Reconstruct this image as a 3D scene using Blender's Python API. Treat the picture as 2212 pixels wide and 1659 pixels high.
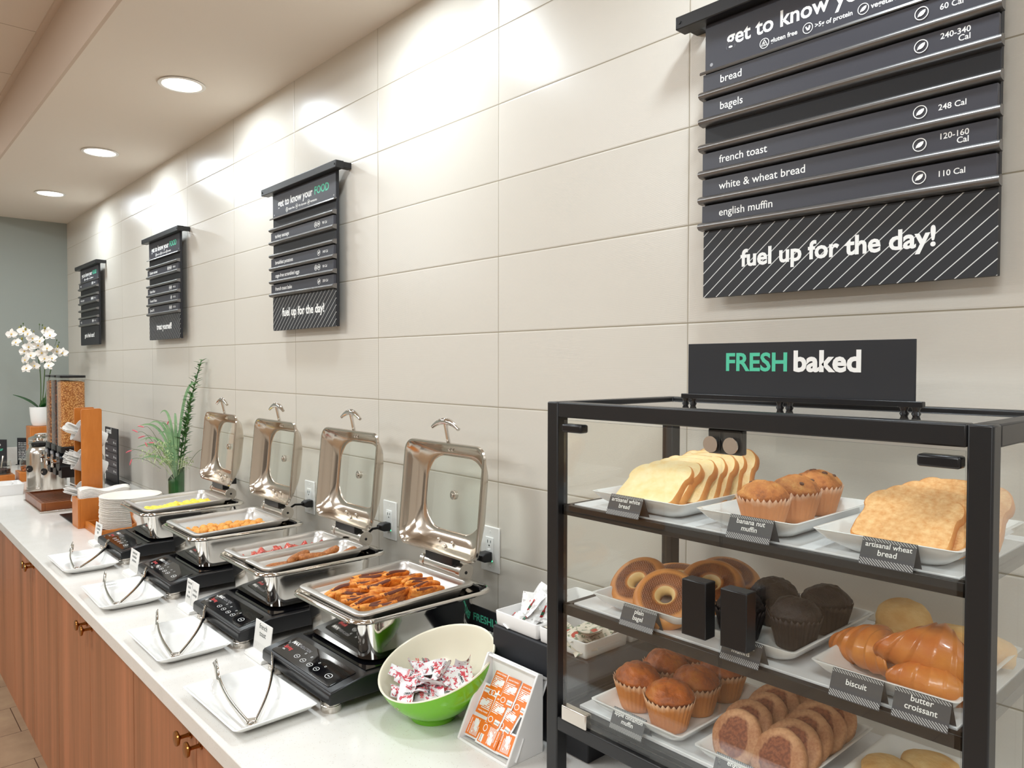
import bpy, bmesh, math, random
from mathutils import Vector, Matrix, noise as mnoise

SC = bpy.context.scene
COL = SC.collection
PI = math.pi
for _o in list(bpy.data.objects):
    bpy.data.objects.remove(_o)

# ------------------------------------------------------------------ camera
FL = 1615.937                                   # focal length in pixels of the 2212 x 1659 frame
YAW, PITCH, ROLL = 0.8420, -0.0255, 0.0017
CAM = Vector((0.9317, -1.3281, 1.6602))
def _cam_axes():
    cy, sy, cp, sp = math.cos(YAW), math.sin(YAW), math.cos(PITCH), math.sin(PITCH)
    f = Vector((-sy*cp, cy*cp, sp)); r = Vector((cy, sy, 0)); u = r.cross(f)
    cr, sr = math.cos(ROLL), math.sin(ROLL)
    return f, cr*r + sr*u, cr*u - sr*r
_f, _r, _u = _cam_axes()
cd = bpy.data.cameras.new('camera'); cam = bpy.data.objects.new('camera', cd); COL.objects.link(cam)
cd.sensor_fit = 'HORIZONTAL'; cd.sensor_width = 36.0; cd.lens = FL/2212*36
cd.clip_start = 0.05; cd.clip_end = 60
cam.matrix_world = Matrix(((_r.x, _u.x, -_f.x, CAM.x), (_r.y, _u.y, -_f.y, CAM.y), (_r.z, _u.z, -_f.z, CAM.z), (0, 0, 0, 1)))
SC.camera = cam

# ------------------------------------------------------------------ view, world
SC.view_settings.view_transform = 'Standard'
SC.view_settings.look = 'None'
SC.view_settings.gamma = 1.0
SC.view_settings.exposure = 0.16
SC.cycles.use_denoising = True
SC.cycles.max_bounces = 10
SC.cycles.transparent_max_bounces = 24
SC.cycles.sample_clamp_indirect = 8.0
W = bpy.data.worlds.new('world'); SC.world = W; W.use_nodes = True
W.node_tree.nodes['Background'].inputs[0].default_value = (0.9, 0.85, 0.8, 1)
W.node_tree.nodes['Background'].inputs[1].default_value = 0.05

# ------------------------------------------------------------------ room measures
ZC = 0.914                                      # counter top
ZS = 2.767                                      # soffit underside
ZH = 3.035                                      # higher ceiling
XL, XR, YF = -5.83, 3.2, -5.6                   # end wall, far side wall, wall behind the camera
YS = -0.68                                      # edge of the soffit
LIGHT_X = [-5.96+1.265*k for k in range(1, 8)]  # recessed lights, -4.695 ... 2.895
LIGHT_Y = -0.315
P_DOWN, P_FILL = 6.2, 27.0
def area(name, loc, size, power, col, shape='DISK', sy=None, spread=PI, rot=(0, 0, 0)):
    l = bpy.data.lights.new(name, 'AREA'); l.shape = shape; l.size = size
    if sy: l.size_y = sy
    l.energy = power; l.color = col; l.spread = spread
    o = bpy.data.objects.new(name, l); o.location = loc; o.rotation_euler = rot; COL.objects.link(o)
    return o
for x in LIGHT_X:
    area('downlight_lamp', (x, LIGHT_Y, ZS-0.016), 0.135, P_DOWN, (0.81, 0.92, 1.0))
FILL_LIGHTS = [(-4.3, -2.1), (-1.6, -2.1), (1.3, -2.1), (-4.3, -4.2), (-1.6, -4.2), (1.3, -4.2)]  # fill lamps added out of view to give the room ambient light
for (x, y) in FILL_LIGHTS:
    area('room_fill_lamp', (x, y, ZH-0.035), 1.1, P_FILL, (0.81, 0.92, 1.0), 'RECTANGLE', 0.5)

# ------------------------------------------------------------------ helpers
def lin(c):
    c = c/255.0
    return c/12.92 if c <= 0.04045 else ((c+0.055)/1.055)**2.4
def rgb(t):
    return (lin(t[0]), lin(t[1]), lin(t[2]), 1.0)

class N:
    """small node-tree writer"""
    def __init__(s, name):
        s.m = bpy.data.materials.new(name); s.m.use_nodes = True
        s.t = s.m.node_tree; s.p = s.t.nodes['Principled BSDF']; s.out = s.t.nodes['Material Output']
    def n(s, typ, **kw):
        o = s.t.nodes.new(typ)
        for k, v in kw.items(): setattr(o, k, v)
        return o
    def L(s, a, b): s.t.links.new(a, b)
    def math(s, op, a, b=None, c=None):
        o = s.n('ShaderNodeMath', operation=op)
        for i, v in enumerate((a, b, c)):
            if v is None: continue
            if hasattr(v, 'default_value') or hasattr(v, 'links'): s.L(v, o.inputs[i])
            else: o.inputs[i].default_value = v
        return o.outputs[0]
    def coord(s, kind='Object', scale=(1, 1, 1)):
        if kind == 'World':
            g = s.n('ShaderNodeNewGeometry').outputs['Position']
        else:
            g = s.n('ShaderNodeTexCoord').outputs[kind]
        if scale != (1, 1, 1):
            mp = s.n('ShaderNodeMapping'); mp.inputs['Scale'].default_value = scale; s.L(g, mp.inputs['Vector']); g = mp.outputs[0]
        return g
    def noise(s, vec, scale, detail=3, rough=0.55, dist=0.0):
        o = s.n('ShaderNodeTexNoise'); o.inputs['Scale'].default_value = scale; o.inputs['Detail'].default_value = detail
        o.inputs['Roughness'].default_value = rough; o.inputs['Distortion'].default_value = dist
        s.L(vec, o.inputs['Vector']); return o.outputs['Fac']
    def ramp(s, fac, stops):
        o = s.n('ShaderNodeValToRGB'); e = o.color_ramp.elements
        while len(e) < len(stops): e.new(0.5)
        for i, (p, c) in enumerate(stops): e[i].position = p; e[i].color = rgb(c) if max(c) > 1.0 or len(c) == 3 and max(c) > 1 else (c[0], c[0], c[0], 1)
        s.L(fac, o.inputs[0]); return o.outputs[0]
    def mix(s, fac, a, b):
        o = s.n('ShaderNodeMix', data_type='RGBA')
        for sock, v in ((o.inputs[0], fac), (o.inputs[6], a), (o.inputs[7], b)):
            if isinstance(v, (int, float)): sock.default_value = v
            elif isinstance(v, tuple): sock.default_value = rgb(v)
            else: s.L(v, sock)
        return o.outputs[2]
    def bump(s, h, strength, dist=0.002, prev=None):
        o = s.n('ShaderNodeBump'); o.inputs['Strength'].default_value = strength; o.inputs['Distance'].default_value = dist
        s.L(h, o.inputs['Height'])
        if prev is not None: s.L(prev, o.inputs['Normal'])
        s.L(o.outputs[0], s.p.inputs['Normal']); return o.outputs[0]
    def base(s, c):
        if isinstance(c, tuple): s.p.inputs['Base Color'].default_value = rgb(c)
        else: s.L(c, s.p.inputs['Base Color'])
    def set(s, **kw):
        for k, v in kw.items():
            s.p.inputs[{'rough': 'Roughness', 'metal': 'Metallic', 'spec': 'Specular IOR Level', 'coat': 'Coat Weight', 'coatr': 'Coat Roughness',
                        'sss': 'Subsurface Weight', 'trans': 'Transmission Weight', 'ior': 'IOR', 'sheen': 'Sheen Weight', 'alpha': 'Alpha', 'aniso': 'Anisotropic'}[k]].default_value = v
        return s

def simple(name, col, rough=0.5, metal=0.0, var=None, nscale=20, bump=0.0, bscale=60, kind='Object', stretch=(1, 1, 1), bdist=0.001, **kw):
    """a paint / plastic / metal: base colour, optional second colour mixed by noise, optional bump"""
    b = N(name); b.set(rough=rough, metal=metal, **kw)
    if var or bump: v = b.coord(kind, stretch)
    if var: b.base(b.ramp(b.noise(v, nscale, 4), [(0.32, col), (0.68, var)]))
    else: b.base(col)
    if bump: b.bump(b.noise(v, bscale, 4), bump, bdist)
    return b.m

def archglass(name, tint=(253, 254, 253), refl=1.0):
    """thin clear pane: see-through with Fresnel reflection"""
    m = bpy.data.materials.new(name); m.use_nodes = True; t = m.node_tree; t.nodes.remove(t.nodes['Principled BSDF'])
    out = t.nodes['Material Output']
    tr = t.nodes.new('ShaderNodeBsdfTransparent'); tr.inputs[0].default_value = rgb(tint)
    gl = t.nodes.new('ShaderNodeBsdfGlossy'); gl.inputs['Roughness'].default_value = 0.01; gl.inputs[0].default_value = (1, 1, 1, 1)
    fr = t.nodes.new('ShaderNodeFresnel'); ge = t.nodes.new('ShaderNodeNewGeometry')
    ma = t.nodes.new('ShaderNodeMath'); ma.operation = 'MULTIPLY_ADD'; ma.inputs[1].default_value = 1/1.45-1.45; ma.inputs[2].default_value = 1.45
    t.links.new(ge.outputs['Backfacing'], ma.inputs[0]); t.links.new(ma.outputs[0], fr.inputs[0])
    mu = t.nodes.new('ShaderNodeMath'); mu.operation = 'MULTIPLY'; mu.inputs[1].default_value = refl
    mx = t.nodes.new('ShaderNodeMixShader')
    t.links.new(fr.outputs[0], mu.inputs[0]); t.links.new(mu.outputs[0], mx.inputs[0])
    t.links.new(tr.outputs[0], mx.inputs[1]); t.links.new(gl.outputs[0], mx.inputs[2]); t.links.new(mx.outputs[0], out.inputs[0])
    return m

def emitter(name, col, strength):
    b = N(name); b.base(col); b.p.inputs['Emission Color'].default_value = rgb(col); b.p.inputs['Emission Strength'].default_value = strength
    return b.m

def stripes(name, base, line, period, frac, ang, rough=0.5, plane='XZ', extra=None):
    b = N(name); b.set(rough=rough)
    sp = b.n('ShaderNodeSeparateXYZ'); b.L(b.coord('Object'), sp.inputs[0])
    x, z = sp.outputs['X'], sp.outputs['Z' if plane == 'XZ' else 'Y']
    u = b.math('ADD', b.math('MULTIPLY', x, math.cos(ang)/period), b.math('MULTIPLY', z, math.sin(ang)/period))
    k = b.math('LESS_THAN', b.math('FRACT', u), frac)
    b.base(b.mix(k, base, line)); return b.m

class MB:
    """collects shapes into one mesh"""
    def __init__(s): s.bm = bmesh.new()
    def face(s, vs, mi=0):
        try:
            f = s.bm.faces.new(vs); f.material_index = mi; return f
        except ValueError: return None
    def box(s, x0, x1, y0, y1, z0, z1, M=None, mi=0):
        v = [s.bm.verts.new((M @ Vector(p)) if M else p) for p in ((x0,y0,z0),(x1,y0,z0),(x1,y1,z0),(x0,y1,z0),(x0,y0,z1),(x1,y0,z1),(x1,y1,z1),(x0,y1,z1))]
        for q in ((0,3,2,1),(4,5,6,7),(0,1,5,4),(1,2,6,5),(2,3,7,6),(3,0,4,7)): s.face([v[i] for i in q], mi)
        return s
    def loft(s, loops, close=True, cap0=True, cap1=True, cyc=False, mi=0, M=None):
        R = [[s.bm.verts.new((M @ Vector(p)) if M else p) for p in l] for l in loops]
        n = len(R[0]); m = len(R)
        for i in range(m if cyc else m-1):
            a, b = R[i], R[(i+1) % m]
            for j in range(n if close else n-1):
                k = (j+1) % n
                s.face([a[j], a[k], b[k], b[j]], mi)
        if not cyc:
            if cap0: s.face(list(reversed(R[0])), mi)
            if cap1: s.face(R[-1], mi)
        return s
    def lathe(s, prof, n=32, M=None, mi=0, cap=True, fn=None):
        loops = []
        for (r, z) in prof:
            l = []
            for j in range(n):
                a = 2*PI*j/n; rr = r*(fn(a, r, z) if fn else 1.0)
                l.append((rr*math.cos(a), rr*math.sin(a), z))
            loops.append(l)
        return s.loft(loops, True, cap, cap, False, mi, M)
    def cyl(s, a, b, r, n=16, r2=None, mi=0):
        a, b = Vector(a), Vector(b); d = (b-a).normalized()
        q = d.to_track_quat('Z', 'Y').to_matrix().to_4x4(); M = Matrix.Translation(a) @ q
        h = (b-a).length
        return s.lathe([(r, 0), (r2 if r2 is not None else r, h)], n, M, mi)
    def tube(s, pts, r, n=8, mi=0, closed=False):
        pts = [Vector(p) for p in pts]; m = len(pts); loops = []; up = None
        for i, p in enumerate(pts):
            if closed: t = (pts[(i+1) % m]-pts[i-1])
            else: t = (pts[min(i+1, m-1)]-pts[max(i-1, 0)])
            t.normalize()
            if up is None: up = Vector((0, 0, 1)) if abs(t.z) < 0.9 else Vector((0, 1, 0))
            a = t.cross(up)
            if a.length < 1e-5: a = t.cross(Vector((1, 0, 0)))
            a.normalize(); b = a.cross(t).normalized(); up = b
            rr = r[i] if isinstance(r, (list, tuple)) else r
            loops.append([p + rr*(math.cos(2*PI*j/n)*a + math.sin(2*PI*j/n)*b) for j in range(n)])
        return s.loft(loops, True, True, True, closed, mi)
    def prism(s, pts, axis, a0, a1, mi=0, M=None):
        """polygon in the plane across axis, extruded from a0 to a1"""
        def P(p, a):
            return {'X': (a, p[0], p[1]), 'Y': (p[0], a, p[1]), 'Z': (p[0], p[1], a)}[axis]
        return s.loft([[P(p, a0) for p in pts], [P(p, a1) for p in pts]], True, True, True, False, mi, M)
    def grid(s, fn, nu, nv, mi=0, closeu=False):
        R = [[s.bm.verts.new(fn(i/(nu-1 if not closeu else nu), j/(nv-1))) for j in range(nv)] for i in range(nu)]
        for i in range(nu if closeu else nu-1):
            for j in range(nv-1):
                k = (i+1) % nu
                s.face([R[i][j], R[k][j], R[k][j+1], R[i][j+1]], mi)
        return s
    def ball(s, c, r, nu=12, nv=8, sc=(1, 1, 1), M=None, mi=0, fn=None):
        c = Vector(c); loops = []
        for i in range(1, nv):
            t = PI*i/nv; l = []
            for j in range(nu):
                a = 2*PI*j/nu; d = Vector((math.sin(t)*math.cos(a)*sc[0], math.sin(t)*math.sin(a)*sc[1], -math.cos(t)*sc[2]))
                k = fn(d) if fn else 1.0
                l.append((M @ (c+r*k*d)) if M else c+r*k*d)
            loops.append(l)
        return s.loft(loops, mi=mi)
    def build(s, name, mats, parent=None, smooth=35, bevel=0.0, seg=2, loc=None, rot=None, norm=True):
        if norm: bmesh.ops.recalc_face_normals(s.bm, faces=s.bm.faces[:])
        me = bpy.data.meshes.new(name); s.bm.to_mesh(me); s.bm.free()
        if not isinstance(mats, (list, tuple)): mats = [mats]
        for m in mats: me.materials.append(m)
        if smooth:
            me.shade_smooth(); me.set_sharp_from_angle(angle=math.radians(smooth))
        return link(name, me, parent, bevel, seg, loc, rot)

def link(name, me, parent=None, bevel=0.0, seg=2, loc=None, rot=None):
    o = bpy.data.objects.new(name, me); COL.objects.link(o)
    if parent: o.parent = parent
    if loc is not None: o.location = loc
    if rot is not None: o.rotation_euler = rot
    if bevel:
        md = o.modifiers.new('edge', 'BEVEL'); md.width = bevel; md.segments = seg; md.limit_method = 'ANGLE'; md.angle_limit = math.radians(35)
    return o
def tag(o, label, cat, group=None, kind=None):
    o['label'] = label; o['category'] = cat
    if group: o['group'] = group
    if kind: o['kind'] = kind
    return o
def thing(name, label, cat, loc=(0, 0, 0), rot=(0, 0, 0), group=None):
    o = bpy.data.objects.new(name, None); COL.objects.link(o); o.empty_display_size = 0.02
    o.location = loc; o.rotation_euler = rot
    return tag(o, label, cat, group)
def struct(name, mb, m, **kw):
    o = mb.build(name, m, **kw); o['kind'] = 'structure'; return o
def dup(o, loc=None, rot=None, label=None, group=None, scale=None, parent=None):
    c = o.copy(); COL.objects.link(c); c.parent = parent
    if loc is not None: c.location = loc
    if rot is not None: c.rotation_euler = rot
    if scale is not None: c.scale = scale
    if label: c['label'] = label
    if group: c['group'] = group
    for ch in [x for x in bpy.data.objects if x.parent == o]:
        dup(ch, parent=c)
    return c

def rr(w, d, r, z, cx=0.0, cy=0.0, n=6, plane='XY'):
    """rounded rectangle loop, counter-clockwise"""
    r = min(r, w/2-1e-5, d/2-1e-5); out = []
    for (sx, sy, a0) in ((1, 1, 0), (-1, 1, PI/2), (-1, -1, PI), (1, -1, 1.5*PI)):
        for i in range(n+1):
            a = a0+PI/2*i/n
            p = (cx+sx*(w/2-r)+r*math.cos(a), cy+sy*(d/2-r)+r*math.sin(a))
            out.append((p[0], p[1], z) if plane == 'XY' else (p[0], z, p[1]))
    return out

_txt = {}
def text_mesh(s, bold, align, space):
    key = (s, bold, align, space)
    if key in _txt: return _txt[key]
    cu = bpy.data.curves.new('t', 'FONT'); cu.body = s; cu.size = 1.0; cu.align_x = align; cu.offset = bold; cu.extrude = 0.004
    cu.resolution_u = 3; cu.space_line = space
    ob = bpy.data.objects.new('t', cu); COL.objects.link(ob)
    dg = bpy.context.evaluated_depsgraph_get()
    me = bpy.data.meshes.new_from_object(ob.evaluated_get(dg))
    bpy.data.objects.remove(ob)
    xs = [v.co.x for v in me.vertices] or [0, 1]
    _txt[key] = (me, max(xs)-min(xs))
    return _txt[key]
def text(s, m, parent, loc, size=None, fit=None, rot=(PI/2, 0, 0), align='LEFT', bold=0.012, name='lettering', space=0.85, squash=1.0):
    """flat raised lettering; fit = width in metres"""
    me, w = text_mesh(s, bold, align, space)
    me = me.copy(); me.name = name; me.materials.clear(); me.materials.append(m)
    k = size if size else fit/max(w, 1e-6)
    o = link(name, me, parent, loc=loc, rot=rot); o.scale = (k*squash, k, k)
    return o
rnd = random.Random(7)
# ------------------------------------------------------------------ materials
M = {}
def wall_tile():
    b = N('ribbed_wall_tile'); b.set(rough=0.2, spec=0.38)
    sp = b.n('ShaderNodeSeparateXYZ'); b.L(b.coord('World'), sp.inputs[0]); x, z = sp.outputs['X'], sp.outputs['Z']
    u = b.math('DIVIDE', x, 0.612); v = b.math('DIVIDE', b.math('SUBTRACT', z, 1.749), 0.2045)
    def edge(a, w):
        f = b.math('FRACT', a); return b.math('MULTIPLY', b.math('MINIMUM', f, b.math('SUBTRACT', 1.0, f)), w)
    du, dv = edge(u, 0.612), edge(v, 0.2045)
    g = b.math('MAXIMUM', b.math('LESS_THAN', du, 0.0010), b.math('LESS_THAN', dv, 0.0013))
    cmb = b.n('ShaderNodeCombineXYZ'); b.L(b.math('FLOOR', u), cmb.inputs[0]); b.L(b.math('FLOOR', v), cmb.inputs[1])
    wn = b.n('ShaderNodeTexWhiteNoise', noise_dimensions='2D'); b.L(cmb.outputs[0], wn.inputs['Vector'])
    tile = b.mix(wn.outputs['Value'], (214, 208, 197), (219, 213, 203))
    b.base(b.mix(g, tile, (158, 148, 128)))
    rough = b.math('ADD', 0.27, b.math('MULTIPLY', g, 0.5)); b.L(rough, b.p.inputs['Roughness'])
    ribs = b.math('MULTIPLY', b.math('SINE', b.math('MULTIPLY', z, 2*PI/0.00195)), 0.06)
    pil = b.math('MINIMUM', b.math('DIVIDE', b.math('MINIMUM', du, dv), 0.004), 1.0)
    b.bump(b.math('ADD', pil, ribs), 0.55, 0.0012)
    return b.m
M['tile'] = wall_tile()
M['grey_wall'] = simple('grey_green_paint', (158, 164, 158), 0.75, bump=0.05, bscale=400)
M['room_wall'] = simple('warm_room_paint', (206, 198, 188), 0.8)
M['soffit'] = simple('soffit_paint', (230, 220, 208), 0.8, bump=0.04, bscale=300)
M['riser_paint'] = simple('riser_paint', (206, 188, 172), 0.8)
def ceil_tile():
    b = N('ceiling_tile'); b.set(rough=0.9)
    sp = b.n('ShaderNodeSeparateXYZ'); b.L(b.coord('World'), sp.inputs[0])
    def edge(a, o, w):
        f = b.math('FRACT', b.math('DIVIDE', b.math('SUBTRACT', a, o), w)); return b.math('MULTIPLY', b.math('MINIMUM', f, b.math('SUBTRACT', 1.0, f)), w)
    g = b.math('MAXIMUM', b.math('LESS_THAN', edge(sp.outputs['X'], -2.72, 0.61), 0.002), b.math('LESS_THAN', edge(sp.outputs['Y'], -0.7, 0.61), 0.006))
    b.base(b.mix(g, (224, 210, 196), (150, 130, 112))); return b.m
M['ceiling'] = ceil_tile()
def floor_tile():
    b = N('stone_floor_tile'); b.set(rough=0.45)
    p = b.coord('World'); sp = b.n('ShaderNodeSeparateXYZ'); b.L(p, sp.inputs[0])
    col = b.math('DIVIDE', b.math('ADD', sp.outputs['X'], 3.345), 0.308); ci = b.math('FLOOR', col)
    off = b.math('MULTIPLY', b.math('FLOORED_MODULO', ci, 2.0), 0.305)
    row = b.math('DIVIDE', b.math('ADD', b.math('ADD', sp.outputs['Y'], 0.756), off), 0.61)
    def edge(a, w):
        f = b.math('FRACT', a); return b.math('MULTIPLY', b.math('MINIMUM', f, b.math('SUBTRACT', 1.0, f)), w)
    g = b.math('MAXIMUM', b.math('LESS_THAN', edge(col, 0.308), 0.0018), b.math('LESS_THAN', edge(row, 0.61), 0.0018))
    c = b.ramp(b.noise(p, 7, 5), [(0.3, (150, 121, 96)), (0.6, (168, 140, 112)), (0.8, (178, 154, 118))])
    b.base(b.mix(g, c, (84, 58, 44))); b.bump(b.noise(p, 120, 3), 0.06, 0.001); return b.m
M['floor'] = floor_tile()
def quartz():
    b = N('white_quartz'); b.set(rough=0.13, spec=0.5)
    v = b.coord('World')
    sp = b.n('ShaderNodeTexVoronoi'); sp.inputs['Scale'].default_value = 260; b.L(v, sp.inputs['Vector'])
    k = b.math('LESS_THAN', sp.outputs['Distance'], 0.22)
    k2 = b.math('MULTIPLY', k, b.math('GREATER_THAN', b.noise(v, 90, 2), 0.55))
    b.base(b.mix(k2, b.ramp(b.noise(v, 14, 3), [(0.3, (233, 230, 225)), (0.7, (229, 225, 219))]), (206, 198, 187))); return b.m
M['quartz'] = quartz()
def wood(name, a, bcol, c, scale=9, stretch=(1, 1, 0.03), rough=0.4, kind='Object', **kw):
    b = N(name); b.set(rough=rough, **kw)
    v = b.coord(kind, stretch)
    n1 = b.noise(v, scale, 5, 0.6); n2 = b.noise(v, scale*9, 3, 0.6)
    f = b.math('ADD', b.math('MULTIPLY', n1, 0.72), b.math('MULTIPLY', n2, 0.28))
    b.base(b.ramp(f, [(0.36, a), (0.5, bcol), (0.64, c)])); b.bump(n2, 0.06, 0.0008); return b.m
M['cabinet'] = wood('walnut_laminate', (134, 84, 52), (160, 102, 68), (183, 116, 80), 8, kind='World')
M['bamboo'] = wood('honey_wood', (178, 100, 32), (192, 112, 42), (206, 126, 56), 5, (1, 1, 0.25), 0.35)
M['dark_wood'] = wood('dark_brown_wood', (88, 44, 18), (118, 62, 28), (140, 80, 40), 7, (1, 0.08, 1), 0.3)
M['brass'] = simple('aged_brass', (170, 116, 62), 0.25, 1.0)
M['black_metal'] = simple('black_powder_coat', (24, 24, 26), 0.38, 0.0, bump=0.03, bscale=900)
M['black_plastic'] = simple('black_plastic', (18, 18, 21), 0.3)
M['black_gloss'] = simple('black_glass', (10, 10, 13), 0.06)
M['black_board'] = simple('black_board', (30, 31, 36), 0.55)
M['board_insert'] = simple('charcoal_insert', (58, 58, 66), 0.42)
M['board_lip'] = simple('satin_grey_lip', (128, 126, 125), 0.34, 0.9)
M['white_ink'] = simple('white_ink', (246, 246, 244), 0.5)
M['mint_ink'] = simple('mint_ink', (84, 200, 164), 0.5)
M['red_ink'] = simple('red_ink', (214, 60, 60), 0.5)
M['dark_ink'] = simple('dark_ink', (40, 52, 50), 0.6)
M['grey_ink'] = simple('grey_ink', (160, 160, 164), 0.5)
M['steel'] = simple('polished_steel', (226, 222, 216), 0.07, 1.0)
M['steel_satin'] = simple('satin_steel', (212, 206, 198), 0.24, 1.0)
M['steel_lid'] = simple('brushed_steel', (205, 196, 184), 0.2, 1.0, bump=0.02, bscale=300, stretch=(1, 1, 0.1))
M['steel_pan'] = simple('stamped_steel', (206, 202, 197), 0.36, 1.0)
M['chrome'] = simple('chrome', (225, 222, 218), 0.04, 1.0)
M['porcelain'] = simple('white_porcelain', (244, 244, 242), 0.1, coat=0.4, coatr=0.05)
M['melamine'] = simple('white_melamine', (240, 238, 236), 0.22)
M['white_plastic'] = simple('white_plastic', (238, 236, 232), 0.35)
M['shelf_white'] = simple('white_shelf_board', (240, 239, 240), 0.3)
M['paper'] = simple('white_paper', (240, 236, 230), 0.9)
M['glass'] = archglass('clear_glass')
M['lid_glass'] = archglass('lid_glass', (250, 253, 251))
M['acrylic'] = archglass('clear_acrylic', (250, 250, 249))
M['lamp_lens'] = emitter('lit_lens', (255, 246, 228), 9.0)
M['fill_lens'] = emitter('fill_panel_glow', (255, 244, 226), 5.0)  # glow for the added fill panels
M['green_led'] = emitter('green_led', (60, 255, 150), 4.0)

# ------------------------------------------------------------------ room
struct('wall_back', MB().box(XL-0.1, XR+0.1, 0, 0.12, -0.1, 3.2), M['tile'])
struct('wall_left', MB().box(XL-0.12, XL, YF, 0.0, 0, 3.2), M['grey_wall'])
struct('wall_right', MB().box(XR, XR+0.12, YF, 0.0, 0, 3.2), M['room_wall'])
struct('wall_front', MB().box(XL-0.1, XR+0.1, YF-0.12, YF, 0, 3.2), M['room_wall'])
struct('floor', MB().box(XL-0.1, XR+0.1, YF-0.1, 0.0, -0.1, 0), M['floor'])
struct('ceiling', MB().box(XL-0.1, XR+0.1, YF-0.1, YS-0.012, ZH, ZH+0.1), M['ceiling'])
sf = MB().box(XL, XR, YS, 0.0, ZS, ZH+0.1)
struct('ceiling_soffit', sf, M['soffit'])
struct('trim_1', MB().box(XL, XR, YS-0.012, YS, ZS-0.001, ZH), M['riser_paint'])
struct('trim_2', MB().box(XL, XR, YS-0.034, YS-0.012, ZH-0.012, ZH), M['riser_paint'])
struct('trim_3', MB().box(XL, XL+0.02, -0.79, 0.0, ZC, 1.03), M['quartz'], bevel=0.002)
struct('wall_front_1', MB().box(-4.9, -3.6, YF, YF+0.03, 0.02, 2.2), simple('amber_panel', (196, 140, 84), 0.6))
struct('wall_front_2', MB().box(-2.4, 0.4, YF, YF+0.03, 0.9, 2.3), simple('dark_panel', (70, 62, 56), 0.5))

pos_words = ['over the far end of the counter by the grey wall', 'over the cereal dispensers, middle of the three lit in view', 'above the row of buffet pans, largest in view',
             'above the green bowl', 'above the pastry case', 'past the pastry case', 'at the end of the soffit']
for k, x in enumerate(LIGHT_X):
    t = thing('recessed_downlight', 'round lit recessed ceiling light '+pos_words[k], 'ceiling light', (x, LIGHT_Y, ZS), group='recessed lights in the soffit')
    MB().lathe([(0.072, -0.0005), (0.084, -0.0005), (0.088, -0.004), (0.086, -0.006), (0.074, -0.006), (0.071, -0.003)], 40).build('trim_ring', M['white_plastic'], t)
    MB().lathe([(0.0715, -0.0035), (0.0715, -0.0045), (0.05, -0.0065), (0.02, -0.0075)], 40).build('lens', M['lamp_lens'], t)
rw = ['near the grey wall close to the buffet', 'close behind the buffet middle', 'close behind the pastry case', 'near the grey wall far across the room', 'far across the room middle', 'far across the room opposite the pastry case']
for k, (x, y) in enumerate(FILL_LIGHTS):  # unseen glowing panels, added to go with the fill lamps
    t = thing('added_fill_panel', 'added unseen rectangular fill panel '+rw[k], 'ceiling light', (x, y, ZH), group='added fill panels in the room ceiling')
    MB().box(-0.59, 0.59, -0.29, 0.29, -0.02, -0.0005).build('frame', M['white_plastic'], t)
    MB().box(-0.56, 0.56, -0.26, 0.26, -0.026, -0.021).build('lens', M['fill_lens'], t)

# ------------------------------------------------------------------ counter and cabinets
YC = -0.79
ct = MB().box(XL+0.001, 1.75, YC, -0.001, ZC-0.04, ZC).build('countertop', M['quartz'], bevel=0.003)
tag(ct, 'long white speckled quartz countertop along the tiled wall', 'countertop')
CW = 0.955
def knob_mesh():
    mb = MB(); R = Matrix.Rotation(PI/2, 4, 'X')
    mb.lathe([(0.0095, 0), (0.0095, 0.003), (0.005, 0.005), (0.0042, 0.012), (0.0042, 0.022), (0.008, 0.025), (0.0155, 0.028), (0.0165, 0.031), (0.0155, 0.034), (0.008, 0.0355)], 24, R)
    return mb
seams = [-6.44+CW*i for i in range(10)]
names = ['beside the grey end wall', 'under the stainless airpots', 'under the cereal drip tray', 'under the wooden napkin box', 'under the bacon and sausage pans',
         'under the french toast pan', 'under the green bowl', 'beneath the glass pastry case']
xb = [XL+0.002]+[-5.035+CW*i for i in range(7)]+[1.74]
for i in range(8):
    x0, x1 = xb[i], xb[i+1]
    t = thing('base_cabinet', 'brown wood grain base cabinet with two flat doors '+names[i], 'cabinet', (x0, -0.765, 0), group='wood base cabinets under the counter')
    w = x1-x0
    bd = MB().box(0.001, w-0.001, 0.022, 0.758, 0.1, ZC-0.041)
    bd.box(0.001, w-0.001, 0.055, 0.07, 0.0005, 0.1)
    bd.build('body', M['cabinet'], t)
    for s in (0, 1):
        d = MB().box(0.002 if s == 0 else w/2+0.0018, w/2-0.0018 if s == 0 else w-0.002, 0, 0.021, 0.1, ZC-0.044).build('door', M['cabinet'], t, bevel=0.001)
        knob_mesh().build('knob', M['brass'], d, loc=(w/2-0.032 if s == 0 else w/2+0.032, 0, 0.838))

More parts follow.
